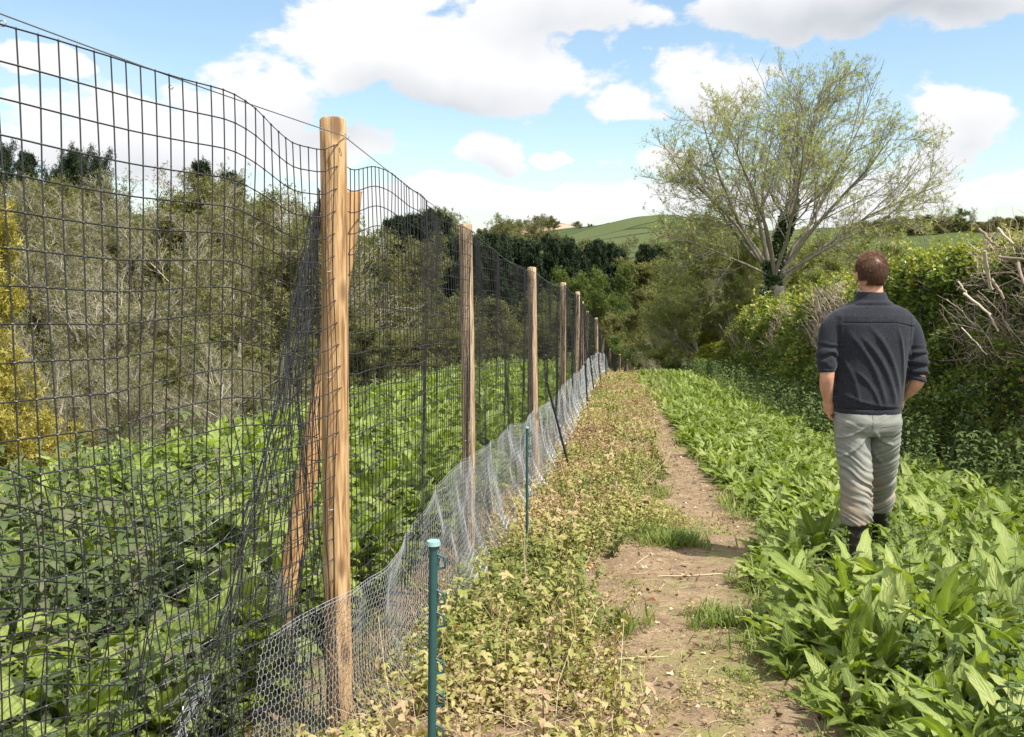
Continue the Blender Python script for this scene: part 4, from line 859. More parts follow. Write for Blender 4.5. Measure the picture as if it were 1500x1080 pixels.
# leafy small trees round the foot of the ash
M['sallow_leaf'] = leafmat('sallow_leaf', [(0, (.13, .15, .04)), (.5, (.21, .235, .065)), (1, (.32, .34, .12))], .5, .4, .3)
SALLOW = [pm(s, 'half', 'bark_pale', 'sallow_leaf') for s in (21, 22)]
for (px, py, d, sx, lb) in [(1008, 322, 33, 1.1, 'light green small tree left of the ash, tallest of the group'), (1050, 300, 34, 1.2, 'light green small tree directly behind the left limbs of the ash'), (985, 402, 31, 1.1, 'pale green leafy shrub at the left end of the group under the ash'),
                            (1020, 405, 29.5, 1.3, 'low olive green shrub in front of the ash trunk'), (1085, 395, 30, 1.2, 'olive shrub hard against the left side of the ash trunk'), (1215, 330, 34, 1.4, 'thin leafy small tree right of the ash trunk behind the hedge'),
                            (1290, 340, 32, 1.3, 'thin leafy small tree behind the hedge above the walking person'), (1160, 350, 36, 1.3, 'pale twiggy small tree behind the ash trunk')]:
    tree_at(SALLOW, 'small_tree', px, py, d, lb, 'tree', 'small trees round the ash', sx=sx)
tree_at([BUSHY], 'yellow_green_bush', 1022, 482, 30, 'rounded yellow green bush left of the hedge end', 'bush', None, sx=1.9, minh=2.5)
tree_at([BUSHY], 'yellow_green_bush', 1065, 500, 28.5, 'lower yellow green bush touching the hedge end', 'bush', None, sx=1.7, minh=2.2)
tree_at(BARE, 'bare_shrub', 955, 500, 42, 'bare grey bush in the hollow between the fence end and the yellow green bush', 'shrub', None, sx=1.3, minh=3)
tree_at(BARE, 'bare_shrub', 985, 470, 48, 'taller bare grey shrub behind the hollow', 'shrub', None, sx=1.3, minh=3)
for k_ in range(24):
    tree_at(GREEN+HALF, 'leafing_tree', 960+k_*28+rs.uniform(-9, 9), 400+rs.uniform(-22, 40), rs.uniform(60, 110), 'leafy tree hidden mostly behind the hedge and the ash', 'tree', 'trees beyond the hedge', sx=1.4, minh=4, maxh=14)

# ------------------------------------------------------------------ hedge
HL = (np.array([(0, 0, 0), (.33, .42, .06), (0, 1, -.08), (-.33, .42, .06)]), np.array([(0, 1, 2, 3)]))
def hedge_h(y): return np.interp(y, [3, 7, 8.6, 9.4, 10.2, 11, 12, 13, 14, 16.4, 18, 20, 24, 27, 28], [2.4, 2.55, 2.62, 2.55, 2.45, 2.4, 2.5, 2.45, 2.35, 2.3, 2.15, 2.05, 1.95, 1.7, 1.2])+.26*(vnoise(np.asarray(y)*1.3, np.asarray(y)*0, 81)-.5)+.20*(vnoise(np.asarray(y)*3.1, np.asarray(y)*0, 82)-.5)
def hedge(name, y0, y1, n, label, mats, lsz, stems, seed, twig_n=500):
    yc = (y0+y1)/2; root = empty(name, (fx(yc)+4.3, yc, float(ground(fx(yc)+4.3, yc)))); tag(root, label, 'hedge', 'field hedge')
    r_ = np.random.default_rng(seed)
    def pts(n, deep=.42, e=1.5):
        y = y0+(y1-y0)*r_.random(n); s_ = r_.random(n); h = hedge_h(y); t_ = s_*(h+1.0)     # up the face, then across the top
        inn = deep*r_.random(n)**e
        face = t_ < h-.25; zz = np.where(face, t_, h-.25+.25*np.sin(np.clip((t_-h+.25)/1.25, 0, 1)*np.pi)**.5); un = np.where(face, 0, t_-h+.25)
        lump = .50*(vnoise(y*1.5, t_*1.5, seed)-.5)+.36*(vnoise(y*4.3, t_*4.3, seed+1)-.5)+.14*(vnoise(y*11, t_*11, seed+2)-.5)
        uu = HU(y)+.20*zz+un-np.where(face, lump, 0)+np.where(face, inn, 0); zz = zz+np.where(face, 0, lump*.7-inn)
        x = uu+fx(y); return np.stack([x, y, ground(x, y)+zz], -1), t_, y, inn
    for (pn, mn, frac, thr, sd) in mats:
        N = int(n*frac); p, t_, y, inn = pts(N); nz = vnoise(y*2.1, t_*2.1, sd)*.6+vnoise(y*6, t_*6, sd+2)*.4
        q = nz > thr; p = p[q]; N = len(p); 
        yaw = r_.normal(1.57, 1.1, N); mb = MB(); inst(mb, HL, p, rotm(r_.normal(.5, .6, N), r_.normal(0, .6, N), yaw), lsz*r_.uniform(.6, 1.4, N), np.clip(r_.normal(.5, .25, N)+.12*(nz[q]-.5), 0, 1))
        mb.build(pn, M[mn], root, smooth=False)
    n_s = int(n*.012); p, t_, y, inn = pts(n_s, .1); q = t_ > hedge_h(y)-.5; p = p[q]; ns = len(p); d = np.stack([r_.normal(-.1, .3, ns), r_.normal(0, .35, ns), np.ones(ns)], -1); a_, b_ = grow(p, d, r_.uniform(.08, .34, ns), np.full(ns, .0025), 4, .12, .05, seed+40)
    sh_m = MB(); ptubes(a_, b_, 3, None, sh_m); lf_ = leaves_on(a_, HL, 9, lsz*.9, seed+41, .02, .1); sh_m.V += lf_.V; sh_m.A += lf_.A; sh_m.F4 += [f_+sh_m.n for f_ in lf_.F4]; sh_m.build('new_shoots', M['bush_leaf'], root, smooth=False)
    tw_ = MB(); p, t_, y, inn = pts(twig_n, .5); N = len(p); d = nrm(np.stack([r_.normal(-.4, .4, N), r_.normal(0, .6, N), r_.normal(.5, .5, N)], -1)); L = r_.uniform(.12, .55, N)
    a_, b_ = grow(p+np.array([.12, 0, -.1]), d, L, r_.uniform(.002, .005, N), 4, .16, 0, seed); ptubes(a_, b_, 3, None, tw_)
    s2, d2, L2, r2 = kids(a_, b_, L, 3, .2, 1, .7, .6, seed+5); a2, b2 = grow(s2, d2, L2, np.maximum(r2, .0015), 3, .14, 0, seed+6); ptubes(a2, b2, 3, None, tw_)
    # thick dead stems deep inside, from the ground
    N = int((y1-y0)*16); y = y0+(y1-y0)*r_.random(N); x = fx(y)+HU(y)+.75+r_.normal(0, .22, N); st_ = np.stack([x, y, ground(x, y)], -1); a_, b_ = grow(st_, np.stack([r_.normal(.05, .2, N), r_.normal(0, .5, N), np.ones(N)], -1), r_.uniform(1.3, 1.9, N), r_.uniform(.008, .022, N), 7, .14, .02, seed+8); ptubes(a_, b_, 5, None, tw_)
    tw_.build('twigs', M['hedge_twig'], root)
    if stems: stems(root, r_)
    return root
M['hedge_twig'] = leafmat('hedge_twig', [(0, (.07, .05, .035)), (.6, (.15, .11, .075)), (1, (.30, .23, .16))], .85, 0, .15, (1, 1, 1))
def far_stems(root, r_):
    mb = MB()
    for (ya, yb, n, z0, z1) in [(13.6, 17.4, 1300, 1.5, 2.4), (17.4, 20.5, 380, 1.2, 2.1), (22, 25.0, 120, 1.1, 1.7)]:
        y = r_.uniform(ya, yb, n); z = r_.uniform(z0, z1, n)-.45; x = fx(y)+HU(y)+r_.uniform(-.06, .5, n)+(z)*.20; s_ = np.stack([x, y, ground(x, y)+z], -1)
        fan = (y-(ya+yb)/2)*.25; d = np.stack([r_.normal(-.25, .28, n), fan+r_.normal(0, .35, n), np.ones(n)], -1)
        L = r_.uniform(.2, .5, n); a_, b_ = grow(s_, d, L, r_.uniform(.004, .010, n), 5, .14, .02, 5); ptubes(a_, b_, 4, None, mb, cap=True)
        s2, d2, L2, r2 = kids(a_, b_, L, 2, .3, .9, .55, .55, 66); a2, b2 = grow(s2, d2, L2, np.maximum(r2, .0025), 3, .12, .02, 8); ptubes(a2, b2, 3, None, mb)
    mb.build('cut_stems', M['cut_stem'], root)
def near_stems(root, r_):
    mb = MB(); n = 60; y = r_.uniform(8.2, 10.4, n); z = r_.uniform(1.1, 2.4, n); x = fx(y)+HU(y)-.05+.2*z+r_.uniform(-.16, .25, n); s_ = np.stack([x, y, ground(x, y)+z], -1)
    d = np.stack([r_.normal(-.15, .3, n), r_.normal(.2, .8, n), r_.normal(.35, .6, n)], -1); L = r_.uniform(.2, .55, n); a_, b_ = grow(s_, d, L, r_.uniform(.003, .010, n), 6, .16, -.01, 15); ptubes(a_, b_, 5, None, mb, cap=True)
    s2, d2, L2, r2 = kids(a_, b_, L, 4, .2, .95, .7, .5, 16); a2, b2 = grow(s2, d2, L2, np.maximum(r2, .002), 4, .14, 0, 18); ptubes(a2, b2, 3, None, mb)
    for (pa, pb, d0, d1, r) in [((1441, 368), (1452, 425), 6.9, 7.0, .015), ((1434, 336), (1462, 362), 7.0, 6.8, .011), ((1462, 376), (1500, 380), 6.9, 6.6, .010), ((1452, 408), (1470, 436), 6.8, 6.8, .012), ((1412, 430), (1452, 462), 7.3, 7.0, .010), ((1448, 458), (1462, 486), 6.9, 6.9, .008), ((1404, 412), (1422, 438), 7.5, 7.4, .007), ((1490, 385), (1500, 415), 6.4, 6.3, .013), ((1462, 335), (1484, 358), 6.8, 6.6, .010), ((1408, 480), (1445, 520), 7.3, 7.1, .005)]:
        A = P(pa[0], pa[1], d0*1.33); B = P(pb[0], pb[1], d1*1.33); r *= 1.35; s = np.linspace(0, 1, 8)[:, None]; q = A*(1-s)+B*s+r_.normal(0, .004, (8, 3))
        ptubes(q, r*np.linspace(1.0, .75, 8), 7, r_.random(), mb, cap=True)
    n = 900; y = r_.uniform(8.2, 10.7, n); z = r_.uniform(1.1, 2.55, n); x = fx(y)+HU(y)-.02+.2*z+r_.uniform(-.12, .12, n); s_ = np.stack([x, y, ground(x, y)+z], -1); d = np.stack([r_.normal(-.2, .5, n), r_.normal(0, .8, n), r_.normal(.4, .6, n)], -1)
    a_, b_ = grow(s_, d, r_.uniform(.10, .40, n), r_.uniform(.0022, .006, n), 4, .22, 0, 25); ptubes(a_, b_, 4, None, mb)
    mb.build('broken_stems', M['cut_stem'], root)
hedge('hedge', 14.0, 27.5, 62000, 'far stretch of the hedge topped with a fan of pale cut stems', [('foliage', 'hedge_leaf', 1.0, .30, 90)], .085, far_stems, 201, 500)
hedge('hedge', 10.7, 14.0, 52000, 'dense leafy stretch of hedge just right of the walking person, bright sunlit top', [('foliage', 'hedge_leaf', 1.0, .30, 91), ('ivy', 'ivy', .35, .5, 95)], .062, None, 202, 500)
hedge('hedge', 5.6, 10.7, 85000, 'nearest ivy-dark stretch of hedge with broken pale stems at the right edge', [('foliage', 'hedge_leaf', 1.0, .34, 92), ('ivy', 'ivy', .45, .45, 96)], .056, near_stems, 203, 420)

# ------------------------------------------------------------------ walking person
MX, MYY = float(a_of(1270, 800)*5.5), 5.5
person = empty('person', (MX, MYY, float(ground(MX, MYY))))
tag(person, 'person walking away in charcoal fleece and grey work trousers with hands in pockets', 'person')
def m_(px, py, dy=0.0): return P(px, py, 5.5)+np.array([0, dy, 0])
def m2(px, py, dy=0.0): return P(px, py, 5.5+dy)
def sweep(pts, rads, mb, sides=14, sub=5):
    """smooth capped tube through pts"""
    pts = np.array(pts, float); rads = np.array(rads, float); k = len(pts); t_ = np.linspace(0, k-1, (k-1)*sub+1); i = np.minimum(t_.astype(int), k-2); f = (t_-i)[:, None]
    pp = np.vstack([2*pts[0]-pts[1], pts, 2*pts[-1]-pts[-2]]); a, b_, c, d = pp[i], pp[i+1], pp[i+2], pp[i+3]
    q = .5*((2*b_)+(-a+c)*f+(2*a-5*b_+4*c-d)*f**2+(-a+3*b_-3*c+d)*f**3); rr = rads[i]*(1-f[:, 0])+rads[i+1]*f[:, 0]
    ptubes(q, rr, sides, .5, mb, cap=True)
def slices(rows, mb, sides=36, n=2.4):
    """rows: (px centre, py, half width px, depth radius, dy)"""
    rows = np.array(rows, float); k = len(rows); t_ = np.linspace(0, k-1, (k-1)*4+1); rows = np.stack([np.interp(t_, np.arange(k), rows[:, c]) for c in range(5)], 1)
    an = np.arange(sides)*2*np.pi/sides; ca = np.sign(np.cos(an))*np.abs(np.cos(an))**(2/n); sa = np.sign(np.sin(an))*np.abs(np.sin(an))**(2/n)
    C = np.array([m_(r[0], r[1], r[4]) for r in rows]); V = np.stack([C[:, None, 0]+rows[:, 2:3]/245*ca, C[:, None, 1]+rows[:, 3:4]*sa, np.repeat(C[:, 2:3], sides, 1)], -1).reshape(-1, 3)
    i = (np.arange(len(rows)-1)*sides)[:, None]; s0 = np.arange(sides); s1 = (s0+1) % sides; mb.add(V, np.stack(np.broadcast_arrays(i+s0, i+s1, i+sides+s1, i+sides+s0), -1).reshape(-1, 4))
    for e_ in (0, len(rows)-1):
        mb.add(np.concatenate([V[e_*sides:(e_+1)*sides], [C[e_]]]), np.stack([s0, s1, np.full(sides, sides)], -1))
def ball(c, r, mb, n=12):
    t_ = np.linspace(-1, 1, n)*.999; sweep_pts = np.array([[0, 0, z] for z in t_]); rr = np.sqrt(1-t_**2); an = np.arange(16)*2*np.pi/16
    V = np.stack([rr[:, None]*np.cos(an), rr[:, None]*np.sin(an), np.repeat(t_[:, None], 16, 1)], -1).reshape(-1, 3)*np.array(r)+c
    i = (np.arange(n-1)*16)[:, None]; s0 = np.arange(16); s1 = (s0+1) % 16; mb.add(V, np.stack(np.broadcast_arrays(i+s0, i+s1, i+16+s1, i+16+s0), -1).reshape(-1, 4))
    for e_ in (0, n-1): mb.add(np.concatenate([V[e_*16:(e_+1)*16], [np.array(c)+(0, 0, t_[e_]*r[2])]]), np.stack([s0, s1, np.full(16, 16)], -1))
def remeshed(mb, voxel, smooth, name, m, parent, disp=None, keep=None):
    tmp = bpy.data.objects.new('tmp', mb.mesh('tmp', m)); COL.objects.link(tmp)
    md = tmp.modifiers.new('r', 'REMESH'); md.mode = 'VOXEL'; md.voxel_size = voxel
    ms = tmp.modifiers.new('s', 'SMOOTH'); ms.factor = .5; ms.iterations = smooth
    bpy.context.view_layer.update(); me = bpy.data.meshes.new_from_object(tmp.evaluated_get(bpy.context.evaluated_depsgraph_get()))
    bpy.data.objects.remove(tmp)
    n = len(me.vertices); co = np.zeros(n*3, np.float32); me.vertices.foreach_get('co', co); co = co.reshape(-1, 3).astype(float)
    no = np.zeros(n*3, np.float32); me.vertices.foreach_get('normal', no); no = no.reshape(-1, 3)
    if disp is not None: co = co+no*disp(co, no)[:, None]
    org = np.array(parent.location); me.vertices.foreach_set('co', (co-org).astype(np.float32).ravel()); me.polygons.foreach_set('use_smooth', np.ones(len(me.polygons), bool)); me.update()
    me.materials.clear(); me.materials.append(m); me.name = name; o = bpy.data.objects.new(name, me); COL.objects.link(o); o.parent = parent; return o
# materials
mm, t, out = mat('skin'); tcx = t.node('ShaderNodeTexCoord'); c = t.ramp(t.noise(tcx.outputs['Object'], 22, 3), [(.3, (.50, .25, .17)), (.7, (.60, .33, .23))]); b = principled(t, c, .5, 0, .35); b.inputs['Subsurface Weight'].default_value = .08; b.inputs['Subsurface Radius'].default_value = (.01, .004, .002); t.l.new(b.outputs[0], out.inputs[0]); M['skin'] = mm
mm, t, out = mat('charcoal_fleece'); tcx = t.node('ShaderNodeTexCoord'); mp = t.node('ShaderNodeMapping'); t.l.new(tcx.outputs['Object'], mp.inputs[0]); mp.inputs['Scale'].default_value = (1, 1, 2.2)
f1 = t.noise(mp.outputs[0], 160, 4, .7); f2 = t.noise(mp.outputs[0], 420, 2, .6); c = t.ramp(t.math('ADD', t.math('MULTIPLY', f1, .6), t.math('MULTIPLY', f2, .4)), [(.38, (.007, .008, .012)), (.52, (.018, .020, .027)), (.64, (.065, .068, .082))])
b = principled(t, c, .92, 0, .15, f2, .25, .002); b.inputs['Sheen Weight'].default_value = .12; b.inputs['Sheen Roughness'].default_value = .5; t.l.new(b.outputs[0], out.inputs[0]); M['fleece'] = mm
mm, t, out = mat('grey_work_trousers'); tcx = t.node('ShaderNodeTexCoord'); ob = tcx.outputs['Object']; sx = t.node('ShaderNodeSeparateXYZ'); t.l.new(ob, sx.inputs[0])
c = t.ramp(t.noise(ob, 14, 4), [(.3, (.195, .20, .178)), (.7, (.26, .262, .238))]); dirt = t.math('MULTIPLY', t.smooth(sx.outputs[2], .72, .30), t.smooth(t.noise(ob, 7, 4, .6), .36, .62)); c = t.mix(t.math('MULTIPLY', dirt, .8), c, (.29, .21, .135))
b = principled(t, c, .85, 0, .2, t.noise(ob, 300, 2), .12, .002); t.l.new(b.outputs[0], out.inputs[0]); M['trousers'] = mm
M['boot'] = plain('muddy_black_boot', (.030, .027, .025), .6, 0, .35, .7, 18); M['hair'] = leafmat('red_brown_hair', [(0, (.055, .026, .015)), (.6, (.13, .058, .03)), (1, (.23, .11, .055))], .5, .05, .4, (1, 1, 1)); M['seam'] = plain('dark_seam', (.008, .008, .01), .9, 0, .1)
# body: one continuous skin surface
body = MB(); HC = m_(1278, 399, .01)
ball(HC, (.078, .098, .108), body); ball(HC+(0.001, .035, -.055), (.060, .070, .075), body, 10); ball(HC+(0, .112, -.035), (.013, .020, .022), body, 8)
ball(HC+(0, .095, -.072), (.026, .016, .010), body, 8); ball(HC+(0, .085, -.108), (.024, .022, .018), body, 8); ball(HC+(-.03, .09, -.002), (.022, .016, .009), body, 8); ball(HC+(.03, .09, -.002), (.022, .016, .009), body, 8)
for sg, zz in ((-1, -.025), (1, -.025)): ball(HC+(sg*.083, .012, zz), (.011, .021, .033), body, 9)
sweep([m_(1279, 462), m_(1279, 440), m_(1279, 418, .008), m_(1278, 405, .01)], [.075, .060, .057, .055], body)
slices([(1277, 455, 40, .07, 0), (1276, 475, 58, .09, 0), (1274, 520, 48, .09, 0), (1272, 580, 42, .085, 0), (1271, 612, 42, .09, 0)], body)
def hand(wr, dv, side, mb):
    """palm, four bent fingers of unequal length and a thumb off the side of the palm"""
    dv = nrm(dv); sd = nrm(np.cross(dv, (0, 0, 1.)))*side; fw = np.cross(sd, dv); pc = wr+dv*.045
    sweep([wr-dv*.01, wr+dv*.03, wr+dv*.085], [.027, .034, .030], mb, 12)
    for k, (L, o_) in enumerate([(.070, .026), (.078, .009), (.073, -.009), (.058, -.026)]):
        b0 = wr+dv*.075+fw*o_; c1 = nrm(dv+sd*.25); c2 = nrm(dv+sd*.7); q = [b0, b0+c1*L*.45, b0+c1*L*.45+c2*L*.30, b0+c1*L*.45+c2*L*.30+nrm(dv*.5+sd)*L*.25]; sweep(q, [.0098, .009, .0082, .0068], mb, 8, 3)
    tb = wr+dv*.025+fw*.022; c1 = nrm(fw*.9+dv*.8+sd*.3); sweep([tb, tb+c1*.032, tb+c1*.032+nrm(dv+fw*.2)*.028], [.013, .0105, .008], mb, 8, 3)
LW = m_(1215, 588, .02); RW = m_(1328, 583, .06)
sweep([m_(1222, 478), m_(1212, 512, -.01), m_(1208, 545, -.045), m_(1209, 566, -.02), LW], [.050, .048, .043, .040, .029], body); hand(LW, m_(1223, 622, .08)-LW, 1, body)
sweep([m_(1328, 482), m_(1337, 520, -.01), m_(1340, 552, -.045), m_(1335, 570, .0), RW], [.050, .048, .043, .038, .029], body); hand(RW, m_(1314, 612, .14)-RW, -1, body)
# legs inside the trousers down to the ankles
def leg(h, k, a, mb, sc=1): sweep([h, (h+k)/2, k, (k*.55+a*.45), a], [.080*sc, .070*sc, .045*sc, .034*sc, .026*sc], mb)
LK, LA = m_(1251, 697, -.02), m_(1252, 800, -.06); RK, RA = m2(1292, 690, .20), m2(1290, 775, .47)
leg(m_(1250, 615), LK, LA, body); leg(m_(1293, 615), RK, RA, body)
remeshed(body, .0052, 3, 'body', M['skin'], person)
# fleece
def folds(x, z, lines, wdt):
    d = np.zeros_like(x)
    for (x0, z0, x1, z1, bow, amp, w0) in lines:
        dx, dz = x1-x0, z1-z0; L2 = dx*dx+dz*dz; t_ = ((x-x0)*dx+(z-z0)*dz)/L2; L = math.sqrt(L2); s_ = ((x-x0)*(-dz)+(z-z0)*dx)/L-bow*np.sin(np.pi*np.clip(t_, 0, 1)); d += amp*np.exp(-(s_/w0)**2)*sst(t_, -.08, .22)*(1-sst(t_, .85, 1.08))
    return d
jk = MB()
slices([(1277, 440, 25, .085, .0), (1277, 446, 33, .092, 0), (1277, 453, 50, .104, 0), (1276, 462, 60, .118, -.004), (1276, 474, 63, .128, -.006), (1276, 495, 59, .135, -.006), (1275, 530, 54, .132, 0), (1273, 560, 51.5, .13, 0), (1271, 585, 51.5, .134, 0), (1271, 594, 49.5, .130, 0), (1271, 604, 48, .126, 0)], jk, 44, 2.3)
slices([(1277, 450, 27, .088, 0), (1277, 441, 24.5, .082, .002), (1277, 432, 22, .077, .006), (1277, 427.5, 20.5, .075, .010)], jk, 30, 2.1)
sweep([m_(1232, 470, 0), m_(1218, 482, -.005), m_(1211, 506, -.02), m_(1208, 528, -.035), m_(1208, 543, -.042)], [.078, .070, .064, .060, .052], jk, 18)
sweep([m_(1321, 474, 0), m_(1332, 487, -.005), m_(1338, 512, -.02), m_(1341, 538, -.035), m_(1338, 556, -.040)], [.078, .070, .064, .061, .053], jk, 18)
def wx(px): return m_(px, 500)[0]
def wz(py): return m_(1270, py)[2]
FL = [(wx(1234), wz(486), wx(1290), wz(590), .03, .017, .015), (wx(1250), wz(490), wx(1305), wz(588), .035, .020, .016), (wx(1262), wz(476), wx(1311), wz(572), .03, .018, .015), (wx(1302), wz(478), wx(1318), wz(565), .012, .015, .010), (wx(1245), wz(540), wx(1282), wz(593), .02, .015, .011), (wx(1226), wz(520), wx(1252), wz(590), .02, .012, .012), (wx(1228), wz(574), wx(1310), wz(592), -.02, .010, .009)]
def jdisp(co, no):
    x, z = co[:, 0], co[:, 2]; arm = (x < wx(1226)) | (x > wx(1325)); bk = np.clip(-no[:, 1]*1.6, 0, 1)*(~arm)*sst(z, wz(602), wz(590)); d = .62*folds(x, z, FL, .02)*bk-.004*bk
    wr_ = arm*sst(z, wz(492), wz(520)); ph = z*120+2.2*vnoise(x*18, z*20, 41)*3+co[:, 1]*14; d = d+wr_*.0065*np.sin(ph)*vnoise(x*9, z*14+5, 42)*1.6
    d = d+.006*(vnoise(x*9+co[:, 1]*7, z*8, 43)-.5)
    d = d-.006*np.exp(-((z-wz(595.5))/.006)**2)*(~arm)-.003*np.exp(-((z-(wz(470.5)-.00*(x-wx(1277))-.25*np.maximum(x-wx(1300), 0)))/.005)**2)*(no[:, 1] < -.2)*(~arm)
    d = d-.006*np.exp(-((z-wz(446))/.006)**2)*(np.abs(x-wx(1277)) < .13)
    return d
jacket = remeshed(jk, .0062, 4, 'fleece_jacket', M['fleece'], person, jdisp)
# trousers
tr_ = MB()
slices([(1271, 590, 43, .115, 0), (1271, 603, 46.5, .122, 0), (1271, 616, 48.5, .128, -.005), (1271, 628, 48, .122, 0), (1271, 636, 45, .105, .005)], tr_, 40, 2.3)
sweep([m_(1249, 612, 0), m_(1248.5, 640, 0), m_(1249.5, 670, -.01), m_(1252, 697, -.02), m_(1251, 725, -.035), m_(1250, 748, -.045), m_(1250.5, 763, -.05)], [.100, .104, .098, .091, .088, .090, .086], tr_, 22)
sweep([m2(1294, 612, 0), m2(1295, 640, .04), m2(1294.5, 665, .11), m2(1292, 690, .19), m2(1290.5, 714, .29), m2(1290, 742, .37)], [.094, .098, .090, .082, .080, .083], tr_, 22)
def tdisp(co, no):
    x, y, z = co[:, 0], co[:, 1], co[:, 2]; low = sst(z, wz(632), wz(700)); left = x < np.interp(z, [wz(690), wz(640)], [wx(1281), wx(1274)])
    sl = np.where(left, (x-wx(1250))*.55, (x-wx(1292))*-.5); ph = (z+sl+.05*vnoise(x*9, z*7, 44)+.25*y*.2)
    w1 = np.abs(vnoise(ph*34, x*4+y*3, 45)-.5)*2; w2 = vnoise(ph*75, x*7+y*5, 46)-.5
    d = .016*(.5-w1)*(.30+.9*low)+.007*w2*(.3+low)
    d = d+folds(x, z, [(wx(1262), wz(620), wx(1228), wz(640), .01, .009, .008), (wx(1268), wz(632), wx(1232), wz(668), .01, .010, .010), (wx(1276), wz(628), wx(1310), wz(650), -.01, .010, .009), (wx(1278), wz(640), wx(1304), wz(680), -.01, .010, .010)], .01)*(no[:, 1] < .1)
    return d
trz = remeshed(tr_, .0060, 3, 'work_trousers', M['trousers'], person, tdisp)
# boots
for (an_, kn_, lb, pitch) in [(LA, LK, None, -.02), (RA, RK, None, .0)]:
    bt = MB(); gz = float(ground(an_[0], an_[1])); an2 = np.array([an_[0], an_[1], gz+.12]); top_ = an2+(kn_-an2)*.52 if an_ is LA else m2(1290, 722, .335)
    sweep([top_, (top_+an2)/2, an2, an2+(0, .0, -.05)], [.066 if an_ is LA else .054, .058, .052, .050], bt, 16)
    sweep([an2+(0, -.045, -.082), an2+(0, .05, -.075), an2+(0, .13, -.088), an2+(0, .18, -.092)], [.040, .046, .046, .034], bt, 14)
    remeshed(bt, .007, 3, 'boot', M['boot'], person, lambda co, no: .006*(vnoise(co[:, 2]*50+co[:, 0]*9, co[:, 1]*12, 47)-.5))
# seams laid on the cloth
from mathutils.bvhtree import BVHTree
def seam(obj, path, r, name, m):
    me = obj.data; bv = BVHTree.FromPolygons([v.co+Vector(person.location) for v in me.vertices], [tuple(p.vertices) for p in me.polygons]); q = []
    for (x, z) in path:
        h = bv.ray_cast(Vector((x, 4.0, z)), Vector((0, 1, 0)))
        if h[0] is not None: q.append(np.array(h[0])+(0, -.0005, 0))
    if len(q) > 3: ptubes(np.array(q), r, 5, .5).build(name, m, person)
sxs = np.linspace(1226, 1331, 70); seam(jacket, [(wx(p), wz(470.5+max(0, p-1300)*.2)) for p in sxs], .0016, 'yoke_seam', M['seam'])
seam(jacket, [(wx(p), wz(595.5)) for p in np.linspace(1226, 1316, 60)], .0014, 'hem_seam', M['seam'])
M['tseam'] = plain('trouser_seam', (.12, .12, .105), .9, 0, .1)
seam(trz, [(wx(1271.5), wz(p)) for p in np.linspace(603, 626, 16)], .0014, 'back_seam', M['tseam'])
for (a_, b_) in [((1236, 622), (1264, 624)), ((1284, 621), (1312, 618))]: seam(trz, [(wx(a_[0]+(b_[0]-a_[0])*k), wz(a_[1]+(b_[1]-a_[1])*k)) for k in np.linspace(0, 1, 24)], .0016, 'pocket_seam', M['tseam'])
# hair
hr = MB(); rr_ = np.random.default_rng(12); n = 16000; v = nrm(rr_.normal(0, 1, (n, 3))); hz = v[:, 2]*.112; low_lim = np.where(v[:, 1] < .25, -.074+.028*(np.abs(v[:, 0]) > .62), np.where(v[:, 1] < .6, -.02, .045)); q = hz > low_lim; v = v[q]; n = len(v)
p = HC+v*np.array([.079, .099, .110]); tang = nrm(np.stack([v[:, 0]*.4+rr_.normal(0, .22, n), v[:, 1]*.25+rr_.normal(0, .22, n)+.35*(v[:, 2] > .5), -1+1.1*np.clip(v[:, 2], 0, 1)+rr_.normal(0, .15, n)], -1)); outw = nrm(v)
L = (.008+.016*np.clip(v[:, 2]+.35, 0, 1))*rr_.uniform(.7, 1.2, n); d1 = nrm(tang*.9+outw*(.16+.35*np.clip(v[:, 2], 0, 1))[:, None]); p1 = p+d1*L[:, None]*.6; p2 = p1+nrm(tang+outw*.08)*L[:, None]*.6
ptubes(np.stack([p-outw*.003, p1, p2], 1), np.array([.0011, .001, .0004]), 3, np.clip(rr_.normal(.5, .25, n)+.15*v[:, 2], 0, 1), hr)  # strands lighter towards the crown: top light put into the hair colour
ta = np.linspace(0, np.pi, 26); pa = np.linspace(0, 2*np.pi, 41); TT, PP = np.meshgrid(ta, pa, indexing='ij'); vv = np.stack([np.sin(TT)*np.cos(PP), np.sin(TT)*np.sin(PP), np.cos(TT)], -1)
okv = vv[..., 2]*.112 > np.where(vv[..., 1] < .25, -.068+.028*(np.abs(vv[..., 0]) > .62), np.where(vv[..., 1] < .6, -.015, .048)); i_, j_ = np.meshgrid(np.arange(25), np.arange(40), indexing='ij'); id_ = i_*41+j_
ff = np.stack([id_, id_+1, id_+42, id_+41], -1).reshape(-1, 4); ff = ff[okv.ravel()[ff].all(1)]; hr.add(HC+vv.reshape(-1, 3)*np.array([.0815, .1015, .1125]), ff, .35)
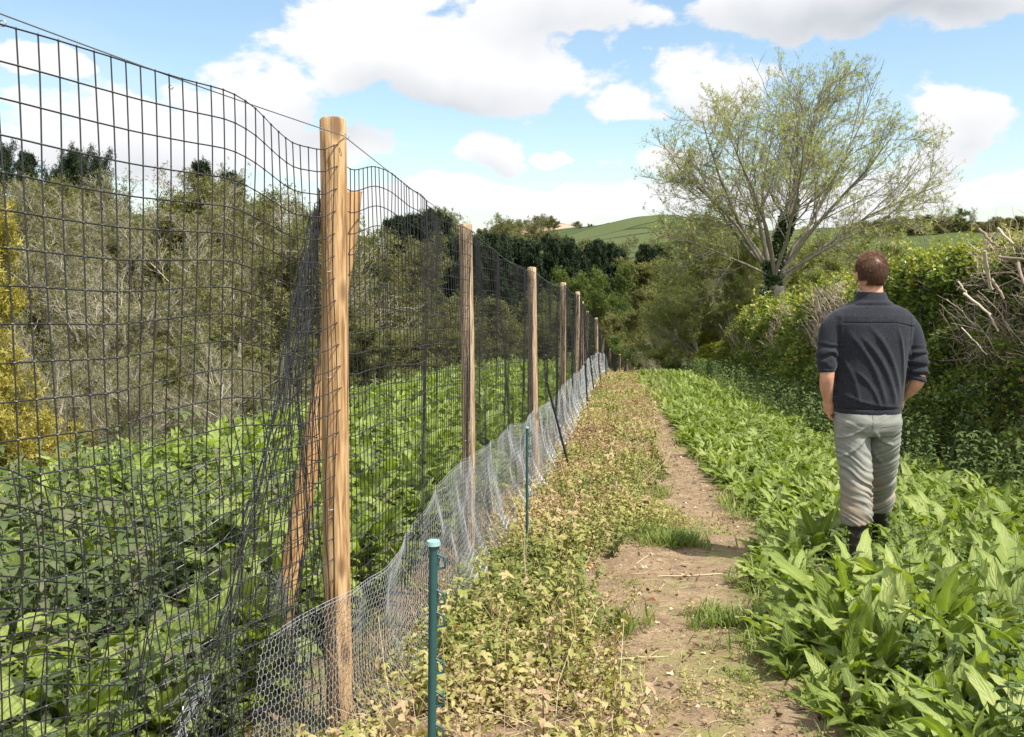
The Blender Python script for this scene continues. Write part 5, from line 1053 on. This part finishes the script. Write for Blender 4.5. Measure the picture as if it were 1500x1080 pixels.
hb = hr.build('hair', M['hair'], person)

# ------------------------------------------------------------------ small things on the path
def gpt(px, py):
    for d in np.linspace(2, 30, 2801):
        p = P(px, py, d)
        if p[2] <= float(ground(p[0], p[1]))+.02: return p
    return P(px, py, 10)
for (a_, b_, r, lb) in [((1058, 841), (962, 845), .0045, 'long pale stick lying across the bare earth of the path'), ((905, 968), (980, 962), .0035, 'thin pale stick at the left edge of the bare patch'), ((860, 1060), (910, 1066), .004, 'short stick near the bottom of the path'),
                         ((932, 826), (958, 812), .003, 'short twig below the green grass clump')]:
    A = gpt(*a_); B = gpt(*b_); k = np.linspace(0, 1, 8)[:, None]; q = A*(1-k)+B*k+rng.normal(0, .004, (8, 3)); q[:, 2] = ground(q[:, 0], q[:, 1])+.022
    root = empty('stick', A); tag(root, lb, 'stick'); mb = MB(); ptubes(q, r*np.linspace(1, .6, 8), 6, .8, mb, cap=True); mb.build('shaft', M['dry'], root)
    mb = MB(); c = q[4]; ptubes(np.array([c, c+(B-A)*.12+(0.01, .03, .01), c+(B-A)*.2+(0.01, .05, .012)]), [r*.6, r*.4, r*.25], 5, .7, mb, cap=True); mb.build('side_twig', M['dry'], root)
M['orange_leaf'] = leafmat('dead_orange_leaf', [(0, (.42, .16, .05)), (1, (.55, .26, .09))], .6, .25, .3, (1, .8, .4))
for (px, py, s_, lb) in [(868, 862, .09, 'curled orange dead leaf among the yellow weeds'), (962, 890, .07, 'rust coloured dead leaf at the left edge of the path'), (1120, 905, .05, 'orange dead leaf at the foot of the docks'), (1222, 995, .035, 'small red leaf under the docks at the lower right'), (1052, 695, .06, 'brown dead leaf on the far part of the path')]:
    p = gpt(px, py)+np.array([0, 0, .03 if py != 862 else .12]); mb = MB(); V, F = leaf(1, .45, 7, 4, 1.2, .04, .8, int(px), base=.3)[:2]; inst(mb, (V, F), p[None], rotm(np.array([.3]), np.array([.3]), np.array([px*1.0])), s_, np.array([.5]))
    tag(mb.build('dead_leaf', M['orange_leaf'], org=tuple(p)), lb, 'leaf')
